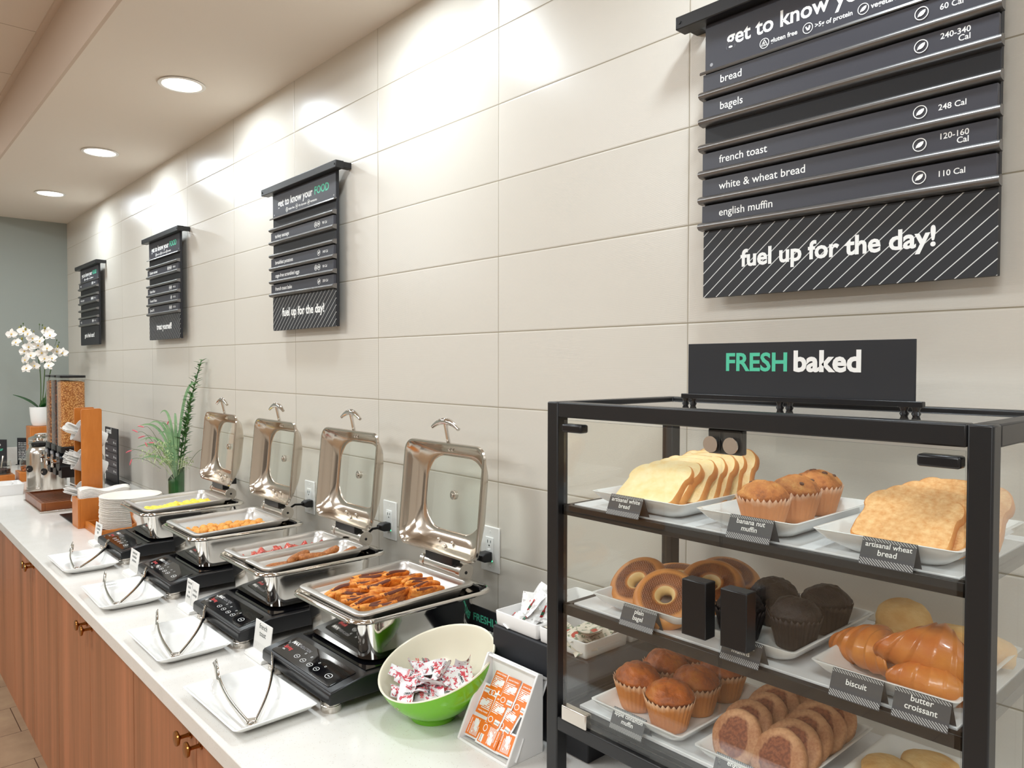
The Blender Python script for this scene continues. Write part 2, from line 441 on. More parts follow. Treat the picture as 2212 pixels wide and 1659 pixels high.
# ------------------------------------------------------------------ menu boards on the wall
LEAF = [(-0.62, -0.5), (-0.5, -0.08), (-0.2, 0.28), (0.2, 0.46), (0.62, 0.5), (0.56, 0.1), (0.3, -0.25), (-0.05, -0.42), (-0.4, -0.42)]
def icon(kind, parent, x, z, r, y=-0.0505):
    mb = MB(); n = 24
    mb.loft([[(r*k*math.cos(2*PI*j/n), yy, r*k*math.sin(2*PI*j/n)) for j in range(n)] for (k, yy) in ((1.0, 0), (1.0, -0.0006), (0.87, -0.0006), (0.87, 0))], cyc=True)
    if kind == 'leaf':
        mb.prism([(p[0]*r*0.92, p[1]*r*0.92) for p in LEAF], 'Y', -0.0006, 0)
    elif kind == 'gluten':
        tri = [(0, 0.72), (-0.64, -0.42), (0.64, -0.42)]
        for a in range(3):
            p, q = Vector(tri[a])*r, Vector(tri[(a+1) % 3])*r; d = (q-p).normalized(); nn = Vector((-d.y, d.x))*r*0.06
            mb.prism([tuple(p-nn), tuple(q-nn), tuple(q+nn), tuple(p+nn)], 'Y', -0.0006, 0)
        mb.box(-0.2*r, 0.2*r, -0.0006, 0, -0.22*r, -0.1*r); mb.box(-0.2*r, -0.09*r, -0.0006, 0, -0.1*r, 0.2*r); mb.box(-0.09*r, 0.2*r, -0.0006, 0, 0.1*r, 0.2*r)
    else:
        arm = [(-0.6, 0.35), (-0.35, 0.5), (-0.1, 0.0), (0.2, 0.12), (0.2, 0.5), (0.5, 0.55), (0.6, 0.1), (0.35, -0.45), (-0.15, -0.5)]
        mb.prism([(p[0]*r*0.85, p[1]*r*0.85) for p in arm], 'Y', -0.0006, 0)
    o = mb.build('icon', M['white_ink'], parent, smooth=0); o.location = (x, y, z); return o
M['footer'] = stripes('striped_footer', (34, 35, 39), (214, 214, 212), 0.0185, 0.085, -0.86, 0.5)
M['footer_fine'] = stripes('fine_striped_footer', (34, 35, 39), (170, 170, 170), 0.0185, 0.085, -0.86, 0.5)
BW, PITCH_R = 0.512, 0.0515
def menu_board(x0, label, rows, foot, plain=False, big=False):
    t = thing('menu_board', label, 'sign', (x0, 0, 1.795), group='menu boards on the tiled wall')
    MB().box(0, BW, -0.040, -0.028, 0, 0.552).build('back_panel', M['black_board'], t, bevel=0.001)
    bar = MB().box(-0.055, BW+0.045, -0.066, -0.034, 0.54, 0.566)
    for x in (-0.048, BW+0.012): bar.box(x, x+0.026, -0.034, -0.0005, 0.545, 0.566)
    bar.build('hanging_rail', M['black_metal'], t, bevel=0.002)
    for x in (-0.045, BW+0.034):
        MB().cyl((x, -0.066, 0.553), (x, -0.0675, 0.553), 0.0035, 12).build('rail_screw', M['black_plastic'], t)
    for (x, z) in ((0.014, 0.458), (BW-0.014, 0.458)):
        MB().cyl((x, -0.0402, z), (x, -0.0415, z), 0.0035, 12).build('screw', M['grey_ink'], t)
    h = MB().box(0.0, BW, -0.0412, -0.0402, 0.4455, 0.538).build('header', M['board_insert'], t)
    b = 0.02
    text('get to know your', M['white_ink'], h, (0.048, -0.0414, 0.484), fit=0.292, bold=b)
    text('FOOD', M['mint_ink'], h, (0.353, -0.0414, 0.484), fit=0.108, bold=b)
    for kind, x, s in (('gluten', 0.128, 'gluten free'), ('protein', 0.212, '>5g of protein'), ('leaf', 0.309, 'vegetarian')):
        icon(kind, h, x, 0.464, 0.0095, -0.0414)
        text(s, M['white_ink'], h, (x+0.0125, -0.0414, 0.4605), fit=0.052 if s != '>5g of protein' else 0.066, bold=0.02)
    n = 6
    MB().prism([(-0.0402, 0.4445), (-0.052, 0.4385), (-0.054, 0.4400), (-0.052, 0.4445), (-0.0402, 0.4485)], 'X', -0.005, BW+0.005).build('top_lip', M['board_lip'], t)
    for i in range(n):
        z1 = 0.444-i*PITCH_R; z0 = z1-PITCH_R
        row = rows[i]
        lip = [(-0.0402, z0-0.003), (-0.053, z0-0.0015), (-0.0575, z0+0.002), (-0.0585, z0+0.006), (-0.056, z0+0.010), (-0.0495, z0+0.0135), (-0.0402, z0+0.0145)]
        MB().prism(lip, 'X', -0.005, BW+0.004).build('lip', M['board_lip'], t, smooth=60)
        if row:
            s = MB().box(0.001, BW-0.001, -0.0500, -0.0403, z0+0.0125, z1-0.006).build('menu_strip', M['board_insert'], t, bevel=0.0006)
            text(row[0], M['white_ink'], s, (0.039, -0.0502, z0+0.0215), size=0.0208, bold=0.006)
            ic = row[1]
            for q, k in enumerate(ic): icon(k, s, 0.404-0.0235*(len(ic)-1-q), z0+0.0285, 0.0105)
            if '\n' in row[2]:
                text(row[2], M['white_ink'], s, (0.474, -0.0502, z0+0.0305), size=0.0128, bold=0.012, align='RIGHT')
            else:
                text(row[2], M['white_ink'], s, (0.430, -0.0502, z0+0.0245), size=0.0128, bold=0.012)
    f = MB().box(0.0, BW, -0.0425, -0.0402, 0.0, 0.131).build('footer', M['black_board'] if plain else M['footer'], t)
    wd = {'fuel up for the day!': 0.344, 'treat yourself!': 0.25, 'get a fresh start!': 0.27}[foot]
    text(foot, M['white_ink'], f, ((BW-wd)/2, -0.0427, 0.055), fit=wd, bold=0.028)
L_, G_, P_ = 'leaf', 'gluten', 'protein'
menu_board(0.066, 'large black menu board listing bread, bagels and french toast, above the pastry case',
           [('bread', [L_], '60 Cal'), ('bagels', [L_], '240-340\nCal'), None, ('french toast', [L_], '248 Cal'), ('white & wheat bread', [L_], '120-160\nCal'), ('english muffin', [L_], '110 Cal')], 'fuel up for the day!')
menu_board(-1.945, 'black menu board listing turkey sausage and scrambled eggs, above the buffet pans',
           [None, ('turkey sausage', [G_, P_], '90 Cal'), None, ('breakfast potatoes', [L_], '140 Cal'), ('cage-free scrambled eggs', [G_, P_], '90 Cal'), ('french toast bake', [L_], '350 Cal')], 'fuel up for the day!')
menu_board(-3.570, 'black menu board with treat yourself footer, above the leafy vase',
           [None, ('Quaker oatmeal', [G_, P_, L_], '150 Cal'), None, ('Raisin Bran', [P_, L_], '190 Cal'), ('Frosted Flakes', [L_], '130 Cal'), ('Special K', [P_, L_], '120 Cal')], 'treat yourself!')
menu_board(-5.205, 'black menu board with plain footer reading get a fresh start, closest to the grey wall',
           [('fruit', [G_, L_], '80 Cal'), None, ('Greek yogurt', [G_, P_, L_], '120 Cal'), None, None, ('milk', [G_, L_], '100 Cal')], 'get a fresh start!', True)
# ------------------------------------------------------------------ warmers and chafing dishes
BX = [-0.656, -1.143, -1.695, -2.248]           # warmer centres
DX = [-0.672, -1.170, -1.715, -2.250]           # chafing dish centres
ZD = 0.985                                      # warmer deck
def make_warmer(x, label):
    t = thing('induction_warmer', label, 'food warmer', (x, 0, ZC), group='induction warmers under the chafing dishes')
    side = [(-0.574, 0.024), (-0.577, 0.030), (-0.576, 0.049), (-0.571, 0.053), (-0.490, 0.068), (-0.125, 0.068), (-0.120, 0.064), (-0.120, 0.024)]
    MB().prism(side, 'X', -0.170, 0.170).build('housing', M['black_plastic'], t, bevel=0.0035, seg=3)
    MB().box(-0.150, 0.150, -0.478, -0.132, 0.0682, 0.0708).build('glass_top', M['black_gloss'], t)
    a = math.atan2(0.015, 0.081)
    R = Matrix.Translation((0, -0.530, 0.0612)) @ Matrix.Rotation(a, 4, 'X')
    p = MB().loft([[R @ Vector(q) for q in rr(0.286, 0.072, 0.006, z)] for z in (-0.004, 0.0012)]).build('control_panel', M['black_gloss'], t, bevel=0.0008)
    e = a
    def on(u, v): return tuple(R @ Vector((u, v, 0.0014)))
    text('MAX', M['white_ink'], p, on(-0.128, 0.012), size=0.015, rot=(e, 0, 0), bold=0.03, name='lettering')
    text('INDUCTION', M['grey_ink'], p, on(-0.093, 0.012), size=0.0125, rot=(e, 0, 0), bold=0.0, squash=0.8)
    text('Spring', M['red_ink'], p, on(-0.128, -0.009), size=0.0145, rot=(e, 0, 0), bold=0.012)
    text('USA', M['white_ink'], p, on(-0.122, -0.017), size=0.006, rot=(e, 0, 0))
    mb = MB()
    for (u, v, r) in ((-0.05, -0.013, 0.0095), (-0.018, -0.014, 0.0095), (0.016, -0.014, 0.0095), (0.048, -0.014, 0.0095), (0.102, -0.012, 0.0115)):
        n = 24
        mb.loft([[on(u+r*k*math.cos(2*PI*j/n), v+0.7*r*k*math.sin(2*PI*j/n)) for j in range(n)] for k in (1.0, 0.86)], cap0=False, cap1=False)
        mb.loft([[on(u+dx*r, v+dy*r) for dx, dy in ((-0.4, -0.08), (0.4, -0.08), (0.4, 0.08), (-0.4, 0.08))]], cap1=True, cap0=False)
    for (u, v) in ((-0.042, 0.006), (-0.012, 0.006), (0.03, 0.004), (0.058, 0.004)):
        mb.loft([[on(u+0.0028*k*math.cos(2*PI*j/12), v+0.0028*k*math.sin(2*PI*j/12)) for j in range(12)] for k in (1.0, 0.7)], cap0=False, cap1=False)
    mb.build('button_print', M['white_ink'], p, smooth=0)
    for sx in (-1, 1):
        for y in (-0.553, -0.150):
            MB().lathe([(0.0215, 0.0), (0.0225, 0.002), (0.0225, 0.0145), (0.0215, 0.0155), (0.0215, 0.0165), (0.0225, 0.0175), (0.0225, 0.024)], 28, Matrix.Translation((sx*0.134, y, 0))).build('foot', M['steel_satin'], t)
    return t
def make_chafer(x, label):
    t = thing('chafing_dish', label, 'chafing dish', (x, 0, ZD), group='square stainless chafing dishes')
    cy = -0.308
    def R(w, y0, y1, r, z): return rr(w, y1-y0, r, z, 0, (y0+y1)/2, 8)
    wp = MB().loft([R(0.276, -0.450, -0.165, 0.04, 0.0), R(0.296, -0.462, -0.152, 0.042, 0.006), R(0.310, -0.470, -0.144, 0.042, 0.084),
                    R(0.314, -0.472, -0.142, 0.042, 0.094), R(0.336, -0.499, -0.100, 0.05, 0.0975), R(0.343, -0.503, -0.096, 0.05, 0.101), R(0.342, -0.502, -0.097, 0.05, 0.106),
                    R(0.336, -0.498, -0.100, 0.05, 0.109), R(0.318, -0.484, -0.118, 0.045, 0.107), R(0.310, -0.478, -0.142, 0.04, 0.104), R(0.292, -0.458, -0.156, 0.04, 0.100), R(0.280, -0.450, -0.164, 0.04, 0.03)])
    wp.build('water_pan', M['steel'], t, smooth=50)
    ch = MB().box(-0.150, 0.150, -0.138, -0.128, 0.1, 0.1125)
    ch.build('rear_channel', M['black_plastic'], t, bevel=0.002)
    h = MB().cyl((-0.086, -0.135, 0.137), (0.086, -0.135, 0.137), 0.0205, 32)
    for s in (-1, 1): h.cyl((s*0.074, -0.135, 0.137), (s*0.090, -0.135, 0.137), 0.0235, 32)
    h.prism([(-0.150, 0.108), (-0.118, 0.108), (-0.118, 0.14), (-0.150, 0.14)], 'X', -0.07, 0.07)
    h.build('hinge', M['steel_satin'], t, bevel=0.001)
    MB().cyl((0.0901, -0.135, 0.137), (0.0908, -0.135, 0.137), 0.0042, 14).build('hinge_bolt', M['black_plastic'], t)
    MB().box(-0.060, 0.060, -0.158, -0.130, 0.152, 0.182).build('hinge_bracket', M['black_plastic'], t, bevel=0.002)
    # lid, standing open
    tilt = Matrix.Translation((0, -0.168, 0.178)) @ Matrix.Rotation(math.radians(-5.5), 4, 'X')
    def LR(w, h_, r, y, dz=0.0): return [tuple(tilt @ Vector(q)) for q in rr(w, h_, r, y, 0, 0.146+dz, 9, 'XZ')]
    lid = MB().loft([LR(0.262, 0.210, 0.075, 0.053, 0.008), LR(0.288, 0.236, 0.06, 0.042, 0.005), LR(0.324, 0.266, 0.045, 0.018), LR(0.331, 0.272, 0.036, 0.006), LR(0.350, 0.290, 0.034, 0.005), LR(0.354, 0.294, 0.034, 0.001),
                    LR(0.350, 0.290, 0.034, -0.004), LR(0.340, 0.280, 0.032, -0.004), LR(0.328, 0.268, 0.034, 0.007), LR(0.324, 0.264, 0.038, 0.018), LR(0.308, 0.250, 0.052, 0.030), LR(0.280, 0.226, 0.068, 0.042, 0.006), LR(0.262, 0.210, 0.075, 0.048, 0.008), LR(0.256, 0.204, 0.073, 0.0475, 0.008), LR(0.250, 0.199, 0.072, 0.050, 0.008)], cyc=True)
    lo = lid.build('lid', M['steel_lid'], t, smooth=50)
    MB().loft([LR(0.255, 0.205, 0.074, 0.0505, 0.008), LR(0.255, 0.205, 0.074, 0.0525, 0.008), LR(0.12, 0.1, 0.045, 0.0545, 0.008)]).build('lid_window', M['lid_glass'], lo, smooth=50)
    c0 = tilt @ Vector((0.004, 0.040, 0.152)); c1 = tilt @ Vector((0.004, 0.051, 0.152))
    MB().cyl(c0, c1, 0.0125, 24).cyl(tilt @ Vector((0.004, 0.036, 0.152)), c0, 0.005, 12).build('window_bolt', M['steel_satin'], lo, bevel=0.001)
    for (px, py, pz) in ((-0.03, 0.030, 0.030), (0.03, 0.030, 0.030), (0.012, 0.022, 0.020), (-0.007, 0.026, 0.272), (0.007, 0.026, 0.272)):
        MB().ball(tilt @ Vector((px, py, pz)), 0.0042, 10, 6).build('rivet', M['chrome'], lo)
    hd = MB()
    tp = [tilt @ Vector(q) for q in ((0, 0.020, 0.284), (0, 0.012, 0.306), (0.001, 0.004, 0.330), (0.002, 0.0, 0.345))]
    hd.tube(tp, [0.0062, 0.0056, 0.0058, 0.0075], 10)
    arc = []
    for k in range(13):
        a = (k-6)/6.0
        arc.append(tilt @ Vector((0.002+0.058*a, 0.0, 0.349-0.019*a*a)))
    hd.tube(arc, [0.0050+0.0050*(1-abs((k-6)/6.0)**1.5) for k in range(13)], 10)
    hd.build('lid_handle', M['chrome'], lo, smooth=60)
    return t
food_words = ['french toast slices', 'bacon and sausage', 'golden potato puffs', 'yellow scrambled eggs']
for i in range(4):
    make_warmer(BX[i], 'black induction warmer with sloped control panel under the dish of '+food_words[i])
    make_chafer(DX[i], 'square stainless chafing dish with open glass lid holding '+food_words[i])

def make_pan(x, w, y0, y1, zr, depth, label, tilt=0.0, mats=None):
    """steel food pan; local origin on the front edge of the rim"""
    t = thing('food_pan', label, 'food pan', (x, y0, zr), (tilt, 0, 0), 'steel food pans in the chafing dishes')
    d = y1-y0
    def R(a, z, r): return rr(w-2*a, d-2*a, r, z, 0, d/2, 7)
    mb = MB().loft([R(0.0, -0.005, 0.026), R(0.0, -0.001, 0.026), R(0.0015, 0, 0.025), R(0.0150, 0.0002, 0.022), R(0.0168, -0.002, 0.022), R(0.0185, -0.014, 0.024), R(0.0215, -0.016, 0.024),
                    R(0.030, -depth+0.012, 0.028), R(0.036, -depth+0.003, 0.03), R(0.05, -depth, 0.03), R(0.05, -depth-0.0015, 0.03), R(0.034, -depth+0.001, 0.032), R(0.027, -depth+0.012, 0.03), R(0.0195, -0.018, 0.026), R(0.017, -0.006, 0.024), R(0.004, -0.0015, 0.024)],
                   cap0=False, cap1=False, cyc=False)
    bm = mb.bm
    bm.verts.ensure_lookup_table()
    n = len(R(0, 0, 0.02))
    mb.face([bm.verts[9*n+j] for j in range(n)])
    mb.face([bm.verts[10*n+j] for j in reversed(range(n))])
    bs = mb.build('pan_body', M['steel_pan'], t, smooth=45)
    return t
TI = math.radians(1.8)
make_pan(DX[0], 0.312, -0.486, -0.152, 1.104, 0.052, 'square steel pan lined with white paper and filled with french toast', TI)
make_pan(DX[1]-0.0795, 0.156, -0.486, -0.152, 1.104, 0.044, 'narrow steel pan holding red bacon strips', TI)
make_pan(DX[1]+0.0785, 0.156, -0.486, -0.152, 1.104, 0.044, 'narrow steel pan holding brown sausages', TI)
make_pan(DX[2], 0.312, -0.486, -0.152, 1.104, 0.050, 'square steel pan holding golden potato puffs', TI)
make_pan(DX[3], 0.312, -0.486, -0.152, 1.104, 0.052, 'square steel pan with yellow scrambled eggs', TI)

def nz(p, s, o=0.0): return mnoise.noise(Vector((p[0]*s+o, p[1]*s-o, p[2]*s+2*o)))
# scrambled eggs: one heap nobody could count
M['egg'] = simple('scrambled_egg', (250, 212, 52), 0.45, 0, (255, 232, 96), 45, 0.35, 70, bdist=0.004, sss=0.15)
M['egg'].node_tree.nodes['Principled BSDF'].inputs['Subsurface Radius'].default_value = (0.01, 0.006, 0.001)
def egg_fn(u, v):
    x = -0.123+0.246*u; y = 0.030+0.276*v
    e = min(u, 1-u, v, 1-v)
    k = min(1, e*9)
    ridge = 0.027*math.exp(-((u-0.78+0.12*v)/0.24)**2)
    q = Vector((x*34, y*34, 0)); b = abs(mnoise.noise(q))*0.016+abs(mnoise.noise(q*2.3))*0.006+0.007*mnoise.noise(q*0.5)
    return (x+0.004*mnoise.noise(q*1.7), y+0.004*mnoise.noise(q*1.7+Vector((9, 2, 1))), -0.0500+k*(0.004+ridge+b+0.006)*1.0)
e = MB().grid(egg_fn, 70, 70).build('scrambled_eggs', M['egg'], None, smooth=180, norm=True)
tag(e, 'heap of yellow scrambled eggs spread in the square steel pan', 'scrambled eggs', None, 'stuff')
e.location = (DX[3], -0.486, 1.105); e.rotation_euler = (TI, 0, 0)

# potato puffs
M['puff'] = simple('fried_potato', (222, 140, 56), 0.6, 0, (246, 186, 96), 60, 0.6, 260, bdist=0.002)
puffs = []
for k in range(4):
    o = Vector((k*7.1, 3.3, 1.7))
    m = MB().ball((0, 0, 0), 0.0125, 14, 10, (1.32, 1, 0.96), fn=lambda d: 1+0.10*mnoise.noise(d*2.2+o)+0.07*mnoise.noise(d*6+o))
    puffs.append(m)
pmesh = []
def settle(n, x0, x1, y0, y1, zb, r, seed, bias=None):
    """drop balls of radius r one by one onto what lies there"""
    q = random.Random(seed); out = []
    for _ in range(n):
        best = None
        for _t in range(26):
            x, y = q.uniform(x0, x1), q.uniform(y0, y1)
            z = zb
            for (a, b, c) in out:
                dd = (a-x)**2+(b-y)**2
                if dd < (1.85*r)**2: z = max(z, c+math.sqrt(max((1.85*r)**2-dd, 0)))
            s = z+(bias(x, y) if bias else 0)
            if best is None or s < best[0]: best = (s, x, y, z)
        out.append(best[1:])
    return out
for k, m in enumerate(puffs): pmesh.append(m)
pts = settle(92, -0.102, 0.104, -0.428, -0.200, 1.068, 0.0125, 4, lambda x, y: 0.10*abs(x-0.05)+0.02*abs(y+0.32))
src = []
for k, (x, y, z) in enumerate(pts):
    rot = (rnd.uniform(-0.5, 0.5), rnd.uniform(-0.5, 0.5), rnd.uniform(0, PI))
    if k < 4:
        o = pmesh[k].build('potato_puff', M['puff']); src.append(o)
        tag(o, 'golden fried potato puff in the heap in the steel pan', 'potato puff', 'potato puffs in the steel pan')
        o.location = (DX[2]+x, y, z); o.rotation_euler = rot
    else:
        dup(src[k % 4], (DX[2]+x, y, z), rot)

# sausages
M['sausage'] = simple('browned_sausage', (146, 82, 36), 0.42, 0, (196, 126, 64), 130, 0.9, 190, bdist=0.003)
def sausage_mesh(seed, L=0.088):
    q = random.Random(seed); o = Vector((seed*3.1, 0, 1)); n = 16
    cv = q.uniform(-0.012, 0.012); pts = []; rs = []
    for i in range(n+1):
        t = i/n; a = (t-0.5)*L; pts.append((a, cv*(4*(t-0.5)**2), 0)); rs.append(max(0.0015, 0.0118*math.sqrt(max(0.0, 1-abs(2*t-1)**6)))*(1+0.06*mnoise.noise(Vector((t*9, seed, 0)))))
    return MB().tube(pts, rs, 12)
xs = DX[1]+0.0785
for k, (x, y, z, r, ty, w) in enumerate([(-0.018, -0.405, 1.066, 1.45, 0.0, 'closest to the warmer controls'), (0.012, -0.408, 1.068, 1.75, 0.02, 'second by the front rim'), (0.034, -0.385, 1.066, 1.6, 0.0, 'along the pan side, front'),
                                   (-0.006, -0.355, 1.086, 1.95, -0.12, 'lying across the front two'), (0.014, -0.318, 1.084, 1.45, 0.05, 'in the middle of the heap'), (-0.014, -0.318, 1.067, 1.25, 0.0, 'under the heap middle'),
                                   (0.032, -0.295, 1.067, 1.5, 0.0, 'along the pan side, middle'), (0.000, -0.268, 1.080, 1.1, -0.5, 'tilted up behind the heap'), (0.026, -0.222, 1.076, 1.5, -0.35, 'alone at the back of the pan')]):
    o = sausage_mesh(k+1).build('sausage', M['sausage'], smooth=180)
    tag(o, 'browned breakfast sausage link in narrow pan, '+w, 'sausage', 'sausages in the narrow pan')
    o.location = (xs+x+0.006, y, z+0.016); o.rotation_euler = (0, ty, r)
# bacon
def bacon_mat():
    b = N('fried_bacon'); b.set(rough=0.28, coat=0.3)
    v = b.coord('Object', (6, 60, 1)); n1 = b.noise(v, 2.2, 4, 0.6, 0.6)
    b.base(b.ramp(n1, [(0.33, (120, 18, 14)), (0.47, (182, 44, 30)), (0.56, (214, 96, 70)), (0.66, (240, 186, 150))])); b.bump(n1, 0.5, 0.002); return b.m
M['bacon'] = bacon_mat()
xb_ = DX[1]-0.0795
for k, (x, y, z, r, w) in enumerate([(-0.016, -0.395, 1.061, 1.35, 'front strip by the pan wall'), (0.020, -0.385, 1.063, 1.7, 'front strip beside the sausage pan'), (0.0, -0.375, 1.072, 1.2, 'folded on top at the front'), (0.022, -0.315, 1.066, 1.5, 'second along the sausage pan side'),
                              (-0.014, -0.325, 1.064, 1.6, 'middle strip by the pan wall'), (0.008, -0.310, 1.077, 1.35, 'on top of the middle'), (0.024, -0.255, 1.068, 1.7, 'near the back beside the sausage pan'), (-0.002, -0.250, 1.071, 1.2, 'last strip at the back')]):
    q = random.Random(k+40); p1, p2 = q.uniform(0, 6), q.uniform(0, 6)
    def bf(u, v, p1=p1, p2=p2): return (-0.05+0.10*u, (v-0.5)*0.030+0.004*math.sin(7*u+p2), 0.0065*math.sin(13*u+p1)*(0.5+0.5*v)+0.004*math.sin(22*u+p2+2*v)+0.003*v)
    mb = MB().grid(bf, 34, 5)
    o = mb.build('bacon_strip', M['bacon'], smooth=180, norm=False); md = o.modifiers.new('thick', 'SOLIDIFY'); md.thickness = 0.0022
    tag(o, 'crisp red bacon strip in narrow pan, '+w, 'bacon', 'bacon strips in the narrow pan')
    o.location = (xb_+x+0.008, y, z+0.019); o.rotation_euler = (0.1, 0, r)
# french toast
def toast_mat():
    b = N('french_toast'); b.set(rough=0.5)
    v = b.coord('Object'); sp = b.n('ShaderNodeSeparateXYZ'); b.L(v, sp.inputs[0])
    n1 = b.noise(v, 26, 4); n2 = b.noise(v, 120, 3)
    dark = b.math('ADD', b.math('MULTIPLY', n1, 0.75), b.math('MULTIPLY', n2, 0.35))
    c = b.ramp(dark, [(0.40, (240, 170, 72)), (0.54, (214, 124, 42)), (0.66, (150, 72, 24)), (0.8, (74, 34, 16))])
    top = b.math('GREATER_THAN', sp.outputs['Z'], 0.0236)
    b.base(b.mix(b.math('MULTIPLY', top, b.math('GREATER_THAN', n1, 0.44)), c, (96, 42, 18))); b.bump(n2, 0.5, 0.002); return b.m
M['toast'] = toast_mat()
def toast_mesh(seed, L=0.092, H=0.052, T=0.0135):
    q = random.Random(seed); p = q.uniform(0, 6); am = q.uniform(0.002, 0.006)
    loops = []
    for i in range(15):
        t = i/14; x = (t-0.5)*L; k = (1-abs(2*t-1)**7)**0.5 if 0 < t < 1 else 0.35
        off = am*math.sin(5*t+p); hh = H*(0.80+0.20*k)*(1-0.12*t); w = T*(0.55+0.45*k)
        loops.append([(a[0], a[1]+off, a[2]) for a in [(x, b[0], b[1]) for b in [(c[0], c[1]) for c in rr(w, hh, w*0.42, 0, 0, 0, 3)]]])
    return MB().loft(loops)
ords = ['first', 'second', 'third', 'fourth', 'fifth', 'sixth', 'seventh', 'eighth', 'ninth']
for ri, (cy, n, x0, rz, L) in enumerate([(-0.408, 9, -0.086, 0.12, 0.094), (-0.332, 8, -0.098, 0.16, 0.098), (-0.258, 8, -0.062, 0.10, 0.088)]):
    rown = ['in the row by the front rim', 'in the middle row', 'in the row by the hinge'][ri]
    for j in range(n):
        q = random.Random(ri*31+j+5)
        o = toast_mesh(ri*31+j, L+q.uniform(-0.008, 0.006), 0.050+q.uniform(-0.004, 0.006)).build('french_toast_slice', M['toast'], smooth=60)
        tag(o, 'browned french toast slice %s, %s from the potato side' % (rown, ords[j]), 'french toast', 'french toast slices in the paper lined pan')
        o.location = (DX[0]+x0+j*0.0225+q.uniform(-0.003, 0.003), cy+q.uniform(-0.010, 0.010), 1.0835+q.uniform(-0.004, 0.007)+0.006*ri-0.004*(j < 2))
        o.rotation_euler = (math.radians(34+q.uniform(-12, 10)), q.uniform(-0.10, 0.10), PI/2-rz+q.uniform(-0.16, 0.16))
o = toast_mesh(91, 0.110, 0.055).build('french_toast_slice', M['toast'], smooth=60)
tag(o, 'dark crusted french toast piece leaning on the pan wall on the potato side', 'french toast', 'french toast slices in the paper lined pan')
o.location = (DX[0]-0.118, -0.300, 1.082); o.rotation_euler = (math.radians(8), 0, PI/2+0.06)
lp = MB()
def linf(u, v):
    x = -0.124+0.248*u; y = 0.030+0.276*v
    e = max(abs(u-0.5), abs(v-0.5))*2
    z = -0.0485+(0.026 if (u < 0.5) == (v < 0.5) else 0.012)*max(0, (e-0.72)/0.28)**1.3+0.003*mnoise.noise(Vector((x*40, y*40, 3)))*(1 if e > .7 else 0.2)
    return (x, y, z)
l_ = MB().grid(linf, 26, 26).build('paper_liner', M['paper'], None, smooth=0, norm=False); md = l_.modifiers.new('thick', 'SOLIDIFY'); md.thickness = 0.0003
tag(l_, 'crumpled white paper liner under the french toast slices', 'paper liner'); l_.location = (DX[0], -0.486, 1.1045); l_.rotation_euler = (TI, 0, 0)

# ------------------------------------------------------------------ plates with tongs, card signs
def plate_loops(w, d, h, rc=0.02, wall=0.024, t=0.004):
    R = lambda a, z, r: rr(w-2*a, d-2*a, max(r, 0.004), z, 0, 0, 5)
    return [R(wall+0.012, 0.0, 0.02), R(wall+0.006, 0.0035, 0.02), R(wall*0.45, h*0.55, 0.014), R(0.001, h-0.002, 0.009), R(0.0, h-0.0005, 0.008), R(0.0015, h, 0.008), R(0.006, h-0.0008, 0.008), R(wall*0.6, h*0.62, 0.014), R(wall+0.004, 0.0075, 0.018), R(wall+0.016, 0.0048, 0.02), R(wall+0.02, 0.0046, 0.02)]
PXS = [-0.655, -1.122, -1.660, -2.185]
tong_src = None
def make_tongs(label, loc, rot):
    global tong_src
    if tong_src: return dup(tong_src, loc, rot, label)
    t = thing('serving_tongs', label, 'tongs', loc, rot, 'steel tongs on white plates')
    for s in (-1, 1):
        # arm: channel strip from the bend at x=0 to the spoon tip at x=-0.285
        def arm(u, v, s=s):
            x = -0.285*u; sp = 0.006+0.056*u+0.012*math.sin(PI*u)
            half = 0.0088-0.0018*math.sin(PI*min(1, u*1.3)) if u < 0.72 else 0.0075+0.012*math.sin(PI*min(1.0, (u-0.72)/0.30)**0.8)
            if u > 0.965: half *= max(0.12, (1-u)/0.035)
            a = (v-0.5)*2; dish = (0.0040 if u < 0.7 else 0.0065)*(1-a*a)
            scal = 0.0012*math.sin(u*90) if u > 0.74 and abs(a) > 0.8 else 0
            return (x, s*(sp+dish), a*half*(1+scal*60)+0.012+0.030*u)
        o = MB().grid(arm, 56, 9).build('arm', M['steel'], t, smooth=180, norm=False); md = o.modifiers.new('thick', 'SOLIDIFY'); md.thickness = 0.0013
    MB().tube([(-0.004, -0.0075, 0.0125), (0.004, -0.006, 0.012), (0.008, 0, 0.0118), (0.004, 0.006, 0.012), (-0.004, 0.0075, 0.0125)], 0.0032, 8).build('spring_bend', M['steel'], t)
    MB().box(-0.022, -0.004, -0.010, 0.010, 0.007, 0.016).build('lock_tab', M['steel_satin'], t, bevel=0.003)
    tong_src = t; return t
psrc = None
for i, x in enumerate(PXS):
    lb = 'white rectangular plate with tongs in front of the '+['french toast warmer', 'bacon and sausage warmer', 'potato puff warmer', 'scrambled egg warmer'][i]
    if psrc is None:
        psrc = MB().loft(plate_loops(0.285, 0.182, 0.026)).build('serving_plate', M['porcelain'], smooth=50); tag(psrc, lb, 'plate', 'white tong plates along the counter'); o = psrc
    else: o = dup(psrc, label=lb)
    o.location = (x, -0.681, ZC); o.rotation_euler = (0, 0, [0.02, 0.0, -0.02, 0.01][i])
    make_tongs('stainless tongs lying on the white plate by the '+['french toast', 'bacon and sausage', 'potato puffs', 'scrambled eggs'][i], (x+0.118, -0.722, ZC+0.0055), (0, 0, math.radians([-19, -21, -20, -22][i])))
